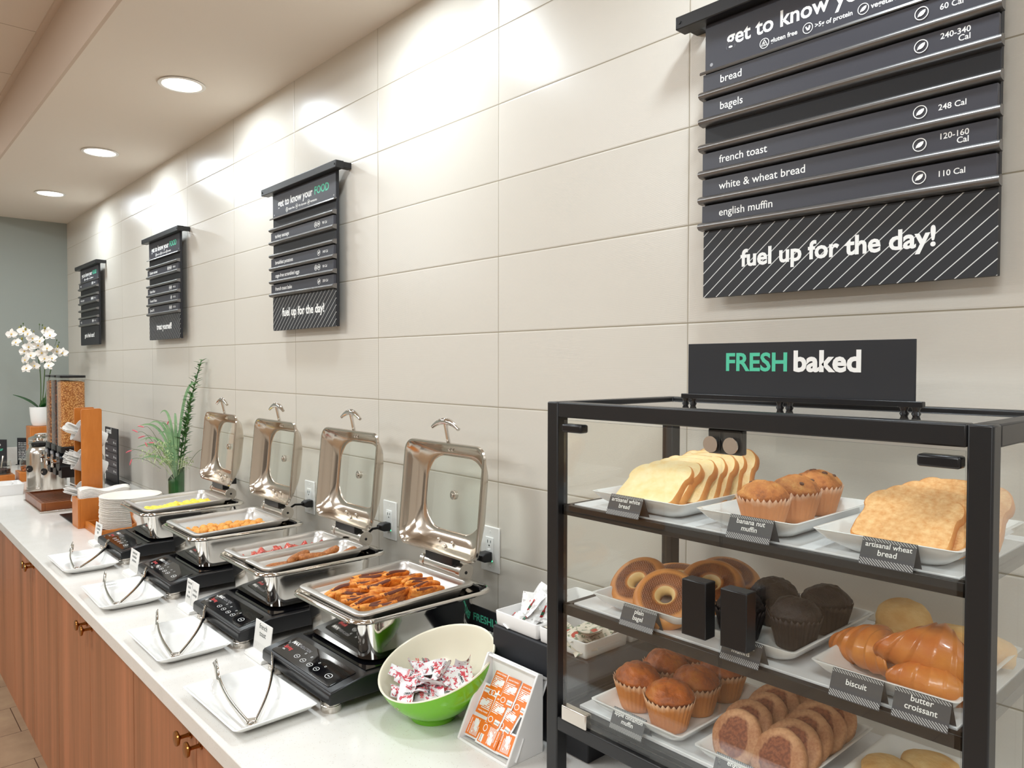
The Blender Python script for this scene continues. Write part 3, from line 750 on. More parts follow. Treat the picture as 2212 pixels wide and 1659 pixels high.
def card_sign(x, y, lines, label, rz=0.0, two=None):
    t = thing('card_sign', label, 'sign', (x, y, ZC), (0, 0, rz), 'white food name cards by the warmers')
    MB().prism([(-0.024, 0), (0.018, 0), (0.018, 0.007), (0.006, 0.012), (-0.002, 0.012), (-0.020, 0.010)], 'X', -0.052, 0.052).build('base', M['white_plastic'], t, bevel=0.002)
    R = Matrix.Translation((0, 0.001, 0.010)) @ Matrix.Rotation(math.radians(-7), 4, 'X')
    c = MB().box(-0.050, 0.050, -0.0013, 0.0013, 0, 0.076, R).build('card', M['white_plastic'], t, bevel=0.0015)
    rx = PI/2-math.radians(7)
    cols = [(0.0, lines)] if not two else [(-0.024, lines), (0.025, two)]
    for cx, ls in cols:
        for k, s in enumerate(ls):
            z = 0.062-0.0135*k if len(ls) > 2 or two else 0.058-0.018*k
            text(s, M['dark_ink'], c, tuple(R @ Vector((cx, -0.0015, z))), size=(0.0118 if two else 0.0135 if len(ls) > 2 else 0.0185), rot=(rx, 0, 0), align='CENTER', bold=0.004)
    if two: MB().box(-0.0004, 0.0004, -0.0017, -0.0013, 0.004, 0.074, R).build('divider', M['grey_ink'], c, smooth=0)
    mb = MB()
    for k in range(17): mb.box(-0.042+0.0052*k, -0.0412+0.0052*k, -0.0016, -0.0013, 0.003, 0.022, R)
    mb.build('pin_stripes', simple('pale_grey_ink', (205, 203, 198), 0.6) if 'pgi' not in M else M['pgi'], c, smooth=0)
    return t
card_sign(-0.905, -0.546, ['french', 'toast'], 'white card sign reading french toast beside the first warmer')
card_sign(-1.405, -0.553, ['hormel', 'thick', 'cut', 'bacon'], 'white split card sign naming bacon and turkey sausage', 0, ['', 'turkey', 'sausage'])
card_sign(-1.930, -0.575, ['seasoned', 'breakfast', 'potatoes'], 'white card sign reading seasoned breakfast potatoes')
card_sign(-2.520, -0.556, ['cage free', 'scrambled', 'eggs'], 'white card sign reading cage free scrambled eggs')

# ------------------------------------------------------------------ outlets and cords
def outlet(x, label):
    t = thing('wall_outlet', label, 'outlet', (x, 0, 1.152), group='white outlets on the tiled wall')
    MB().box(-0.039, 0.039, -0.006, -0.0003, -0.063, 0.063).build('cover_plate', M['white_plastic'], t, bevel=0.003)
    r = MB().box(-0.0165, 0.0165, -0.0085, -0.006, -0.0335, 0.0335).build('receptacle', M['porcelain'], t, bevel=0.001)
    mb = MB()
    for zc in (0.019, -0.019):
        mb.box(-0.0075, -0.0050, -0.0089, -0.0084, zc-0.002, zc+0.0065); mb.box(0.0050, 0.0070, -0.0089, -0.0084, zc-0.001, zc+0.006)
        mb.cyl((0, -0.0084, zc-0.0085), (0, -0.0089, zc-0.0085), 0.0024, 10)
    mb.build('slots', M['dark_ink'], r, smooth=0)
    for z in (0.0485, -0.0485): MB().cyl((0, -0.006, z), (0, -0.0068, z), 0.0033, 12).build('screw', M['white_plastic'], t)
    MB().box(0.0095, 0.0135, -0.0089, -0.0084, -0.033, -0.0295).build('indicator', M['green_led'], r, smooth=0)
for x, w in ((-0.640, 'behind the french toast lid'), (-1.150, 'behind the bacon and sausage lid'), (-1.715, 'behind the potato puff lid')):
    outlet(x, 'white wall outlet with cover plate '+w)
M['cord'] = simple('black_rubber', (18, 18, 20), 0.4)
def cord(x, label, path, coil=None):
    t = thing('power_cord', label, 'cord', (x, 0, 0), group='black power cords plugged into the wall')
    p = MB().prism([(-0.0095, 1.119), (-0.034, 1.121), (-0.046, 1.126), (-0.046, 1.140), (-0.034, 1.147), (-0.0095, 1.147)], 'X', -0.015, 0.015)
    p.build('plug', M['cord'], t, bevel=0.003)
    c = MB().tube(path, 0.0042, 8)
    c.build('cable', M['cord'], t, smooth=60)
    if coil:
        cx, cy, cz = coil; pts = []
        for k in range(90):
            a = k*0.36; rr_ = 0.034+0.007*math.sin(k*0.31)
            pts.append((cx+rr_*math.cos(a), cy+0.8*rr_*math.sin(a), cz+0.018*(1+math.sin(k*0.17))+0.0045*(k/18)))
        MB().tube(pts, 0.0046, 6).build('coil', M['cord'], t, smooth=60)
cord(-0.640, 'black power cord in the outlet behind the french toast dish', [(-0.0, -0.045, 1.133), (-0.008, -0.062, 1.131), (-0.015, -0.075, 1.115), (-0.02, -0.075, 1.06), (-0.01, -0.06, 0.99), (0.03, -0.05, 0.935), (0.09, -0.055, 0.919), (0.13, -0.05, 0.919)], (0.085, -0.075, 0.920))
cord(-1.150, 'black power cord looping down between the first two dishes', [(0, -0.045, 1.133), (-0.012, -0.062, 1.13), (-0.035, -0.076, 1.105), (-0.045, -0.078, 1.05), (-0.03, -0.07, 0.98), (0.01, -0.06, 0.93), (0.05, -0.06, 0.919)])
cord(-1.690, 'black power cord with a tied coil behind the potato dish', [(0, -0.045, 1.133), (-0.02, -0.066, 1.132), (-0.055, -0.080, 1.11), (-0.068, -0.082, 1.06), (-0.055, -0.08, 1.0), (-0.03, -0.085, 0.965), (-0.02, -0.09, 0.95)], (-0.02, -0.105, 0.930))
cord(-2.43, 'black power cord rising behind the scrambled egg dish', [(0.0, -0.045, 1.133), (0.05, -0.07, 1.13), (0.1, -0.07, 1.09), (0.14, -0.06, 1.0), (0.16, -0.06, 0.93), (0.2, -0.06, 0.919)])
# ------------------------------------------------------------------ green bowl of ketchup packets
BCX, BCY = -0.352, -0.405
def bowl_r(z):                                  # outer radius at height z above the foot
    t = max(0.0, z-0.010)
    return 0.050+0.082*(1-math.exp(-t/0.045))+0.03*t
def rim_h(a): return 0.113+0.043*math.sin(a)
M['bowl_green'] = simple('lime_green_melamine', (120, 196, 40), 0.16)
M['bowl_cream'] = simple('cream_melamine', (236, 230, 208), 0.18)
t = thing('serving_bowl', 'lime green bowl with slanted cream rim full of ketchup packets', 'bowl', (BCX, BCY, ZC))
n = 56
def bloop(f, off): return [((bowl_r(f*rim_h(2*PI*j/n))+off)*math.cos(2*PI*j/n), (bowl_r(f*rim_h(2*PI*j/n))+off)*math.sin(2*PI*j/n), f*rim_h(2*PI*j/n)) for j in range(n)]
foot = [[(r*math.cos(2*PI*j/n), r*math.sin(2*PI*j/n), z*(0.0 if (z < 0.001) else 1)) for j in range(n)] for r, z in ((0.040, 0.004), (0.043, 0.0005), (0.047, 0.0005), (0.0485, 0.003), (0.0475, 0.008))]
MB().loft(foot+[[(0.052*math.cos(2*PI*j/n), 0.052*math.sin(2*PI*j/n), 0.0115) for j in range(n)]]+[bloop(f, 0) for f in (0.2, 0.27, 0.35, 0.45, 0.56, 0.68, 0.8, 0.92, 1.0)]+[bloop(f, -0.0025) for f in (0.99, 0.8, 0.6, 0.4, 0.25)], cap0=True, cap1=True).build('outer_shell', M['bowl_green'], t, smooth=60)
MB().loft([bloop(1.0, 0.0003), bloop(1.015, -0.0005), bloop(1.025, -0.002), bloop(1.02, -0.0042), bloop(1.0, -0.0052)]+[bloop(f, -0.0055) for f in (0.9, 0.75, 0.6, 0.45, 0.33, 0.25, 0.2)]+[[(0.02*math.cos(2*PI*j/n), 0.02*math.sin(2*PI*j/n), 0.017) for j in range(n)]], cap0=False).build('liner', M['bowl_cream'], t, smooth=60)

def packet_mat(name, base, ink, cover=0.5, sc=95, ink2=None):
    b = N(name); b.set(rough=0.3, spec=0.5)
    v = b.coord('Object'); n1 = b.noise(v, sc, 2, 0.5, 0.3); n2 = b.noise(v, 24, 2)
    k = b.math('MULTIPLY', b.math('GREATER_THAN', n1, cover), b.math('GREATER_THAN', n2, 0.44))
    c = b.mix(k, base, ink)
    if ink2: c = b.mix(b.math('GREATER_THAN', n2, 0.64), c, ink2)
    b.base(c); return b.m
M['ketchup_print'] = packet_mat('ketchup_packet_print', (238, 237, 238), (206, 84, 98), 0.56, 130)
M['ketchup_back'] = packet_mat('ketchup_packet_back', (226, 224, 226), (130, 70, 72), 0.60, 70)
M['hot_print'] = packet_mat('hot_sauce_packet', (240, 239, 236), (200, 196, 194), 0.60, 120)
M['sauce_print'] = packet_mat('red_sauce_packet', (232, 222, 206), (120, 140, 116), 0.56, 120, (186, 44, 24))
def packet_mesh(seed, w=0.036, h=0.062, th=0.006, bend=0.012):
    q = random.Random(seed); o = Vector((seed*1.7, seed*0.9, 4)); b1, b2, tw = q.uniform(-bend, bend), q.uniform(-bend, bend), q.uniform(-0.5, 0.5)
    mb = MB()
    def side(s):
        def fn(u, v):
            x, y = (u-0.5)*w, (v-0.5)*h
            e = max(0.0, 1-(2*abs(u-0.5))**3)*max(0.0, 1-(2*abs(v-0.5)/0.9)**4)
            wr = 0.0028*mnoise.noise(Vector((x*60, y*60, s*3))+o)+0.0014*mnoise.noise(Vector((x*160, y*160, s*3))+o)
            z = s*th*0.5*max(e, 0)+wr*(0.3+0.7*e)*1.0+s*0.0003+b1*(2*u-1)**2+b2*(2*v-1)*abs(2*v-1)+tw*x*y*20*0.4
            return (x, y, z)
        return fn
    mb.grid(side(1), 13, 19); mb.grid(side(-1), 13, 19, mi=1)
    return mb
def packet_src(seed, name, mats, txt, mi, size=0.0085):
    """a packet with its printed words, as one thing with a lettering part"""
    o = packet_mesh(seed).build(name, mats, smooth=180, norm=False)
    return o
pk = []
for k in range(6):
    o = packet_mesh(k+1).build('ketchup_packet', [M['ketchup_print'], M['ketchup_back']], smooth=180, norm=False); pk.append(o)
    for (s, x, y, sz, m_) in (('HEINZ', -0.014, 0.012, 0.010, 'red_ink'), ('TOMATO', -0.013, -0.002, 0.0068, 'dark_ink'), ('KETCHUP', -0.014, -0.010, 0.0068, 'red_ink')):
        l = text(s, M[m_], o, (x, y, 0.0052), size=sz, rot=(0, 0, 0), bold=0.03)
lab = 'white and red ketchup packet in the crumpled pile in the green bowl'
pos = []
q = random.Random(12)
for layer, (zz, cnt, rad) in enumerate([(0.050, 8, 0.045), (0.062, 10, 0.062), (0.075, 12, 0.074), (0.088, 8, 0.052)]):
    for j in range(cnt):
        a = 2*PI*j/cnt+layer*0.5+q.uniform(-0.25, 0.25); r = rad*math.sqrt(q.uniform(0.12, 1.0))
        x, y = r*math.cos(a), r*math.sin(a)
        zl = zz+q.uniform(-0.004, 0.006)+0.008*math.sin(a)*(r/rad)
        pos.append((x, y, zl, (q.uniform(-0.75, 0.75), q.uniform(-0.75, 0.75), q.uniform(0, 2*PI))))
for k, (x, y, z, ro) in enumerate(pos):
    if k < 6:
        o = pk[k]; tag(o, lab, 'ketchup packet', 'ketchup packets in the green bowl'); o.location = (BCX+x, BCY+y, ZC+z); o.rotation_euler = ro
    else: dup(pk[k % 6], (BCX+x, BCY+y, ZC+z), ro)

# ------------------------------------------------------------------ white slanted holder of orange packets
HX0, HX1, HY0, HY1, HZ = -0.242, -0.090, -0.426, -0.338, 1.068
t = thing('packet_holder', 'white slanted holder with rows of orange packets in front of the case', 'packet holder', (HX0, HY0, ZC))
hw, hd, hh = HX1-HX0, HY1-HY0, HZ-ZC
ang = math.atan2(hd-0.008, hh)                   # lean of the open face from upright
FX = Matrix.Translation((0, 0, 0.0)) @ Matrix.Rotation(-ang, 4, 'X')      # face frame: x along, z up the slope, y into the box
fl_ = hh/math.cos(ang)
side = [(0.0, 0.0), (hd+0.004, 0.0), (hd+0.004, hh-0.004), (hd-0.004, hh), (hd-0.010, hh), (0.0, 0.004)]
mb = MB()
for x0 in (0, hw-0.005): mb.prism(side, 'X', x0, x0+0.005)
mb.box(0.005, hw-0.005, 0.034, 0.038, 0.0, fl_-0.004, FX)
mb.box(0.005, hw-0.005, 0.0, 0.036, 0.0, 0.005, FX)
mb.box(0.005, hw-0.005, 0.0, 0.036, fl_-0.006, fl_-0.001, FX)
mb.box(0.005, hw-0.005, hd, hd+0.004, 0, hh-0.004)
mb.build('holder_body', M['melamine'], t, bevel=0.0012)
M['orange_print'] = simple('orange_print', (236, 122, 34), 0.35)
M['packet_white'] = simple('packet_white', (242, 241, 240), 0.35)
def orange_packet():
    o = packet_mesh(77, 0.044, 0.066, 0.005, 0.002).build('dressing_packet', M['packet_white'], smooth=180, norm=False)
    p = MB().loft([rr(0.037, 0.054, 0.001, z, 0, -0.002) for z in (0.0031, 0.0035)]).build('orange_label', M['orange_print'], o)
    text('peanut butter', M['white_ink'], p, (0, 0.0175, 0.0036), fit=0.029, rot=(0, 0, 0), bold=0.015, align='CENTER')
    for i in range(7):
        w = [0.024, 0.031, 0.028, 0.032, 0.030, 0.031, 0.018][i]
        MB().box(-0.016, -0.016+w, 0.0125-0.0032*i-0.0009, 0.0125-0.0032*i+0.0006, 0.0035, 0.0037).build('print_line', M['packet_white'], p, smooth=0)
    MB().loft([[(-0.0095+r*math.cos(2*PI*j/20), -0.0205+0.85*r*math.sin(2*PI*j/20), z) for j in range(20)] for r, z in ((0.0068, 0.0035), (0.0068, 0.0038), (0.0052, 0.0038), (0.0052, 0.0035))], cyc=True).build('ring_mark', M['packet_white'], p)
    l = MB().box(0.0025, 0.0165, -0.0255, -0.0165, 0.0035, 0.0038).build('name_box', M['packet_white'], p, smooth=0)
    text('HOUSE', M['dark_ink'], l, (0.0095, -0.0232, 0.0039), fit=0.012, rot=(0, 0, 0), bold=0.01, align='CENTER')
    return o
op = None
SP = [(0.038, 0.124, 0, 0, 'top row beside the green bowl'), (0.078, 0.122, 0, 0.03, 'top row middle'), (0.118, 0.121, 0, -0.01, 'top row beside the pastry case'), (0.027, 0.084, 1, 0.02, 'middle row beside the green bowl, upside down'), (0.068, 0.080, 0, -0.02, 'middle row centre'),
      (0.101, 0.078, 0, -0.14, 'middle row beside the empty slot'), (0.028, 0.034, 2, 0.04, 'bottom row beside the green bowl, lying sideways'), (0.074, 0.032, 3, 0.0, 'bottom row middle, lying sideways'), (0.122, 0.034, 2, 0.06, 'bottom row corner, lying sideways')]
for k, (x, zz, turn, jit, w) in enumerate(SP):
    lb = 'orange and white packet in the slanted holder, '+w
    if op is None:
        op = orange_packet(); tag(op, lb, 'sauce packet', 'orange packets in the white holder'); o = op
    else: o = dup(op, label=lb)
    a = {0: 0, 1: PI, 2: PI/2, 3: -PI/2}[turn]+jit
    dy = 0.024-0.004*(k // 3)-(0.002 if k % 3 == 1 else 0)
    Mx = Matrix.Translation((HX0, HY0, ZC)) @ FX @ Matrix.Translation((x, dy, zz)) @ Matrix.Rotation(PI/2-0.10, 4, 'X') @ Matrix.Rotation(a, 4, 'Z')
    o.matrix_world = Mx

# ------------------------------------------------------------------ black riser with white bins
RX0, RX1, RY0, RY1, RZ = -0.277, -0.002, -0.303, -0.045, 1.106
rs = MB().box(RX0, RX1, RY0, RY1, ZC, RZ).build('condiment_riser', M['black_board'], bevel=0.003)
tag(rs, 'tall matt black box under the white condiment bins beside the case', 'riser')
def bin_mesh(w, d, h):
    R = lambda a, z, r: rr(w-2*a, d-2*a, r, z, 0, 0, 4)
    return MB().loft([R(0.004, 0, 0.004), R(0.002, 0.002, 0.006), R(0, h-0.001, 0.007), R(0.0008, h, 0.007), R(0.003, h, 0.006), R(0.0042, h-0.002, 0.005), R(0.006, 0.005, 0.005), R(0.007, 0.004, 0.005)])
bsrc = None
for (x, y, w) in ((-0.210, -0.237, 'holding hot sauce packets'), (-0.076, -0.237, 'holding red sauce packets'), (-0.210, -0.107, 'behind the hot sauce packets'), (-0.076, -0.107, 'heaped with ketchup packets by the wall')):
    lb = 'white rectangular bin on the black riser, '+w
    if bsrc is None:
        bsrc = bin_mesh(0.131, 0.124, 0.031).build('condiment_bin', M['melamine'], smooth=50); tag(bsrc, lb, 'bin', 'white bins on the black riser'); o = bsrc
    else: o = dup(bsrc, label=lb)
    o.location = (x, y, RZ)
def fill_bin(cx, cy, srcs, n, seed, lab, cat, grp, z0=0.012, dz=0.006, tilt=0.5, up=0.0):
    q = random.Random(seed)
    for k in range(n):
        x, y, z = cx+q.uniform(-0.036, 0.036), cy+q.uniform(-0.036, 0.036), RZ+z0+dz*k*0.6
        ro = (q.uniform(-tilt, tilt)+up*(1 if k > n*0.5 else 0.6), q.uniform(-tilt, tilt), q.uniform(-0.9, 0.9) if up else q.uniform(0, 2*PI))
        s = srcs[k % len(srcs)]
        if s.get('label') is None:
            tag(s, lab, cat, grp); s.location = (x, y, z); s.rotation_euler = ro
        else: dup(s, (x, y, z), ro, lab, grp)
hs = []
for k in range(3):
    o = packet_mesh(30+k, 0.038, 0.060, 0.007).build('hot_sauce_packet', [M['hot_print'], M['hot_print']], smooth=180, norm=False); hs.append(o)
    b_ = MB().prism([(-0.004, -0.020), (0.004, -0.020), (0.004, -0.006), (0.0018, -0.002), (0.0018, 0.003), (-0.0018, 0.003), (-0.0018, -0.002), (-0.004, -0.006)], 'Z', 0.0052, 0.0056).build('bottle_mark', simple('bottle_red', (150, 30, 26), 0.4), o, smooth=0)
    MB().box(-0.004, 0.004, -0.015, -0.008, 0.0056, 0.0058).build('bottle_label', simple('bottle_green', (30, 90, 60), 0.4), b_, smooth=0)
    MB().box(-0.002, 0.002, 0.003, 0.007, 0.0052, 0.0058).build('bottle_cap', M['red_ink'], b_, smooth=0)
fill_bin(-0.210, -0.237, hs, 13, 3, 'white hot sauce packet with small red bottle in the bin on the riser', 'sauce packet', 'hot sauce packets in the white bin', 0.016, 0.0055, 0.35, 0.75)
ss = []
for k in range(3):
    o = packet_mesh(50+k, 0.046, 0.072, 0.007, 0.006).build('red_sauce_packet', [M['sauce_print'], M['sauce_print']], smooth=180, norm=False); ss.append(o)
fill_bin(-0.076, -0.237, ss, 9, 5, 'red and cream sauce packet in the bin seen through the case', 'sauce packet', 'red sauce packets in the white bin', 0.010, 0.0055, 0.2)
ks = [dup(o, label=None) for o in pk[:3]]
for o in ks: del o['label']
fill_bin(-0.076, -0.107, ks, 13, 8, 'ketchup packet heaped in the bin by the tiled wall', 'ketchup packet', 'ketchup packets in the white bin', 0.014, 0.0060, 0.7)

# ------------------------------------------------------------------ black card standing by the riser
t = thing('counter_sign', 'black counter sign reading freshly prepared just for you by the riser', 'sign', (-0.585, -0.125, ZC), (0, 0, 0))
p = MB().box(0, 0.300, -0.002, 0.002, 0.004, 0.128).build('panel', M['black_board'], t, bevel=0.0008)
MB().box(-0.004, 0.304, -0.030, 0.034, 0, 0.004).build('base', M['black_plastic'], t, bevel=0.001)
text('FRESHLY', M['mint_ink'], p, (0.022, -0.0022, 0.090), size=0.027, bold=0.02)
for k, s in enumerate(('prepared', 'just for', 'you')): text(s, M['white_ink'], p, (0.022, -0.0022, 0.064-0.025*k), size=0.027, bold=0.015)
# ------------------------------------------------------------------ glass pastry case
CX0, CX1, CY0, CY1, CT = 0.006, 0.682, -0.420, -0.068, 1.597
TB = 0.026                                      # tube size
t = thing('display_case', 'black framed glass pastry case with three shelves on the counter', 'display case', (0, 0, 0))
fr = MB()
for x in (CX0, CX1-TB):
    for y in (CY0, CY1-TB): fr.box(x, x+TB, y, y+TB, ZC, CT)
for (z0, z1) in ((CT-TB, CT), (1.030, 1.054)):
    for y in (CY0, CY1-TB): fr.box(CX0+TB, CX1-TB, y, y+TB, z0, z1)
    for x in (CX0, CX1-TB): fr.box(x, x+TB, CY0+TB, CY1-TB, z0, z1)
fr.build('frame', M['black_metal'], t, bevel=0.0025)
SH = [1.421, 1.249, 1.068]                      # shelf board tops
for i, z in enumerate(SH):
    s = MB()
    x0, x1, y0, y1 = CX0+TB, CX1-TB, CY0+0.012, CY1-TB
    if i < 2:
        s.box(x0, x1, y0, y0+0.012, z-0.018, z-0.001); s.box(x0, x1, y1-0.012, y1, z-0.018, z-0.001)
        s.box(x0, x0+0.012, y0, y1, z-0.018, z-0.001); s.box(x1-0.012, x1, y0, y1, z-0.018, z-0.001)
    else:
        s.box(x0+0.001, x1-0.001, CY0+TB, CY1-TB, z-0.014, z-0.006)
    so = s.build('shelf', M['black_metal'], t, bevel=0.001)
    MB().box(x0+(0.013 if i < 2 else 0.016), x1-0.013, y0+0.016+(0.012 if i == 2 else 0), y1-0.004, z-0.006, z).build('shelf_board', M['shelf_white'], so, bevel=0.001)
MB().box(CX0+TB-0.003, CX1-TB+0.003, CY0+TB-0.003, CY1-TB+0.003, CT-0.010, CT-0.005).build('top_pane', M['glass'], t)
for x in (CX0+0.010, CX1-0.015):
    MB().box(x, x+0.005, CY0+TB+0.002, CY1-TB-0.002, 1.056, CT-TB-0.002).build('side_pane', M['glass'], t)
SEAM = 0.349
def door(x0, x1, hx, hinge_left):
    d = MB().box(x0, x1, CY0+0.003, CY0+0.008, 1.058, CT-TB-0.004).build('door', M['glass'], t)
    MB().box(hx, hx+0.040, CY0-0.022, CY0+0.0025, 1.277, 1.357).build('door_handle', M['black_plastic'], d, bevel=0.0015)
    hz = CT-TB-0.016
    h = MB().box(x0+0.002 if hinge_left else x1-0.047, x0+0.047 if hinge_left else x1-0.002, CY0-0.006, CY0+0.013, hz-0.008, hz+0.006)
    h.build('top_hinge', M['black_plastic'], d, bevel=0.003)
    MB().box(x0+0.001 if hinge_left else x1-0.058, x0+0.058 if hinge_left else x1-0.001, CY0-0.003, CY0+0.0115, 1.0545, 1.080).build('bottom_hinge', M['steel_satin'], d, bevel=0.002)
    mx = x1-0.015 if hinge_left else x0+0.015
    MB().cyl((mx, CY0+0.0025, CT-TB-0.022), (mx, CY0+0.0005, CT-TB-0.022), 0.0115, 28).build('magnet', M['steel_satin'], d)
    return d
door(CX0+TB+0.012, SEAM-0.001, 0.303, True)
door(SEAM+0.001, CX1-TB-0.002, 0.366, False)
MB().box(SEAM-0.027, SEAM+0.027, CY0+0.012, CY0+0.026, CT-TB-0.036, CT-TB-0.0005).build('magnet_catch', M['black_plastic'], t, bevel=0.002)

# sign on top of the case
t = thing('case_sign', 'black fresh baked sign standing on top of the pastry case', 'sign', (0.143, -0.200, CT))
p = MB().box(0, 0.381, -0.0015, 0.0015, 0.008, 0.101).build('panel', M['black_board'], t, bevel=0.0006)
MB().box(-0.012, 0.392, -0.006, 0.006, 0.004, 0.0125).build('channel', M['black_plastic'], t, bevel=0.001)
for k, x in enumerate((-0.006, 0.010, 0.176, 0.192, 0.366, 0.382)):
    MB().lathe([(0.0065, -0.0050), (0.0045, -0.001), (0.0065, 0.0045)], 16, Matrix.Translation((x, 0, 0))).build('foot', M['black_plastic'], t)
text('FRESH', M['mint_ink'], p, (0.075, -0.0017, 0.0545), fit=0.111, bold=0.025)
text('baked', M['white_ink'], p, (0.198, -0.0017, 0.0545), fit=0.106, bold=0.035)

# ------------------------------------------------------------------ plates and cards in the case
def serve_plate(x0, x1, y0, y1, z, label):
    o = MB().loft(plate_loops(x1-x0, y1-y0, 0.029, wall=0.020)).build('pastry_plate', M['porcelain'], smooth=50)
    tag(o, label, 'plate', 'white pastry plates in the case'); o.location = ((x0+x1)/2, (y0+y1)/2, z+0.0003); return o
PXc = [(0.086, 0.270), (0.292, 0.450), (0.470, 0.645)]
PY0, PY1 = -0.396, -0.140
what = [['white bread slices', 'banana nut muffins', 'wheat bread slices'], ['plain bagels', 'dark chocolate muffins', 'croissants and biscuits'], ['apple cinnamon muffins', 'english muffins', 'flat pale biscuits']]
for r in range(3):
    for c in range(3):
        serve_plate(PXc[c][0], PXc[c][1], PY0, PY1, SH[r], 'white rectangular plate of '+what[r][c]+' in the pastry case')
M['card_stripe'] = stripes('card_stripe', (64, 64, 66), (196, 196, 196), 0.0022, 0.36, 0.9, 0.5)
M['card_grey'] = simple('card_grey', (66, 66, 69), 0.5)
def tent(x, z, lines, label, w=0.066, y=-0.4165):
    t = thing('name_card', label, 'sign', (x, y, z), group='folded grey name cards in the case')
    a = math.radians(24); H = 0.034
    R = Matrix.Rotation(-a, 4, 'X')
    front = MB().box(0, w, -0.0004, 0.0, 0.0, H, R)
    B = Matrix.Translation((0, 0.0275, 0)) @ Matrix.Rotation(a, 4, 'X'); front.box(0, w, 0.0, 0.0004, 0.0, H, B)
    f = front.build('folded_card', M['card_grey'], t, smooth=0)
    for (z0, z1) in ((0.001, 0.0085), (H-0.0045, H-0.0005)):
        MB().box(0.0005, w-0.0005, -0.0006, -0.0004, z0, z1, R).build('stripe_band', M['card_stripe'], f, smooth=0)
    n = len(lines); sz = 0.0098
    for k, s in enumerate(lines):
        zz = 0.0135+(0.0095*(n-1-k) if n > 1 else 0.0045)
        text(s, M['white_ink'], f, tuple(R @ Vector((w/2, -0.0007, zz))), size=sz if len(s) < 14 else None, fit=w*0.86, rot=(PI/2-a*-1*-1, 0, 0), align='CENTER', bold=0.012)
    return t
tent(0.138, SH[0], ['artisanal white', 'bread'], 'grey card reading artisanal white bread on the top shelf')
tent(0.357, SH[0], ['banana nut', 'muffin'], 'grey card reading banana nut muffin on the top shelf')
tent(0.540, SH[0], ['artisanal wheat', 'bread'], 'grey card reading artisanal wheat bread on the top shelf', 0.062)
tent(0.166, SH[1], ['plain', 'bagel'], 'grey card reading plain bagel on the middle shelf')
tent(0.349, SH[1], ['chocolate', 'muffins'], 'grey card reading chocolate muffins on the middle shelf', 0.060)
tent(0.505, SH[1], ['biscuit'], 'grey card reading biscuit on the middle shelf', 0.062)
tent(0.580, SH[1], ['butter', 'croissant'], 'grey card reading butter croissant on the middle shelf', 0.061)
tent(0.136, SH[2], ['apple cinnamon', 'muffin'], 'grey card reading apple cinnamon muffin on the bottom shelf', 0.066, -0.404)
tent(0.330, SH[2], ['english', 'muffin'], 'grey card reading english muffin on the bottom shelf', 0.066, -0.404)

# ------------------------------------------------------------------ muffins
def cake_mat(name, stops, sc=40, bump=0.5, rough=0.6, topz=0.05, top=None):
    b = N(name); b.set(rough=rough)
    v = b.coord('Object'); n1 = b.noise(v, sc, 5, 0.65); n2 = b.noise(v, 160, 4, 0.7)
    c = b.ramp(n1, stops)
    if top:
        sp = b.n('ShaderNodeSeparateXYZ'); b.L(v, sp.inputs[0])
        k = b.math('MULTIPLY', b.math('SUBTRACT', sp.outputs['Z'], topz), 90.0); k = b.math('MINIMUM', b.math('MAXIMUM', b.math('ADD', k, b.math('MULTIPLY', b.math('SUBTRACT', n1, 0.5), 4.0)), 0.0), 1.0)
        c = b.mix(k, c, top)
    b.base(c); b.bump(b.math('ADD', n2, b.math('MULTIPLY', n1, 1.5)), bump, 0.003); return b.m
M['banana_cake'] = cake_mat('banana_cake', [(0.34, (132, 66, 22)), (0.46, (192, 112, 44)), (0.6, (214, 140, 66)), (0.7, (226, 168, 96))], 34, 0.8)
M['apple_cake'] = cake_mat('apple_cake', [(0.36, (150, 70, 18)), (0.5, (192, 98, 28)), (0.66, (206, 124, 44))], 26, 0.45, 0.38, 0.069, (224, 174, 88))
M['choc_cake'] = cake_mat('chocolate_cake', [(0.36, (22, 14, 13)), (0.6, (40, 26, 23))], 34, 0.9, 0.5)
def paper_mat(name, hi, lo, zmix):
    b = N(name); b.set(rough=0.55, spec=0.3)
    v = b.coord('Object'); sp = b.n('ShaderNodeSeparateXYZ'); b.L(v, sp.inputs[0])
    k = b.math('MINIMUM', b.math('MAXIMUM', b.math('ADD', b.math('MULTIPLY', b.math('SUBTRACT', sp.outputs['Z'], zmix), 55.0), b.math('SUBTRACT', b.noise(v, 60, 3), 0.5)), 0.0), 1.0)
    b.base(b.mix(k, lo, hi)); return b.m
M['amber_paper'] = paper_mat('greased_paper', (238, 206, 176), (214, 134, 64), 0.034)
M['tan_paper'] = paper_mat('tan_greased_paper', (236, 206, 182), (206, 138, 88), 0.036)
M['dark_paper'] = paper_mat('dark_greased_paper', (92, 80, 78), (26, 18, 18), 0.040)
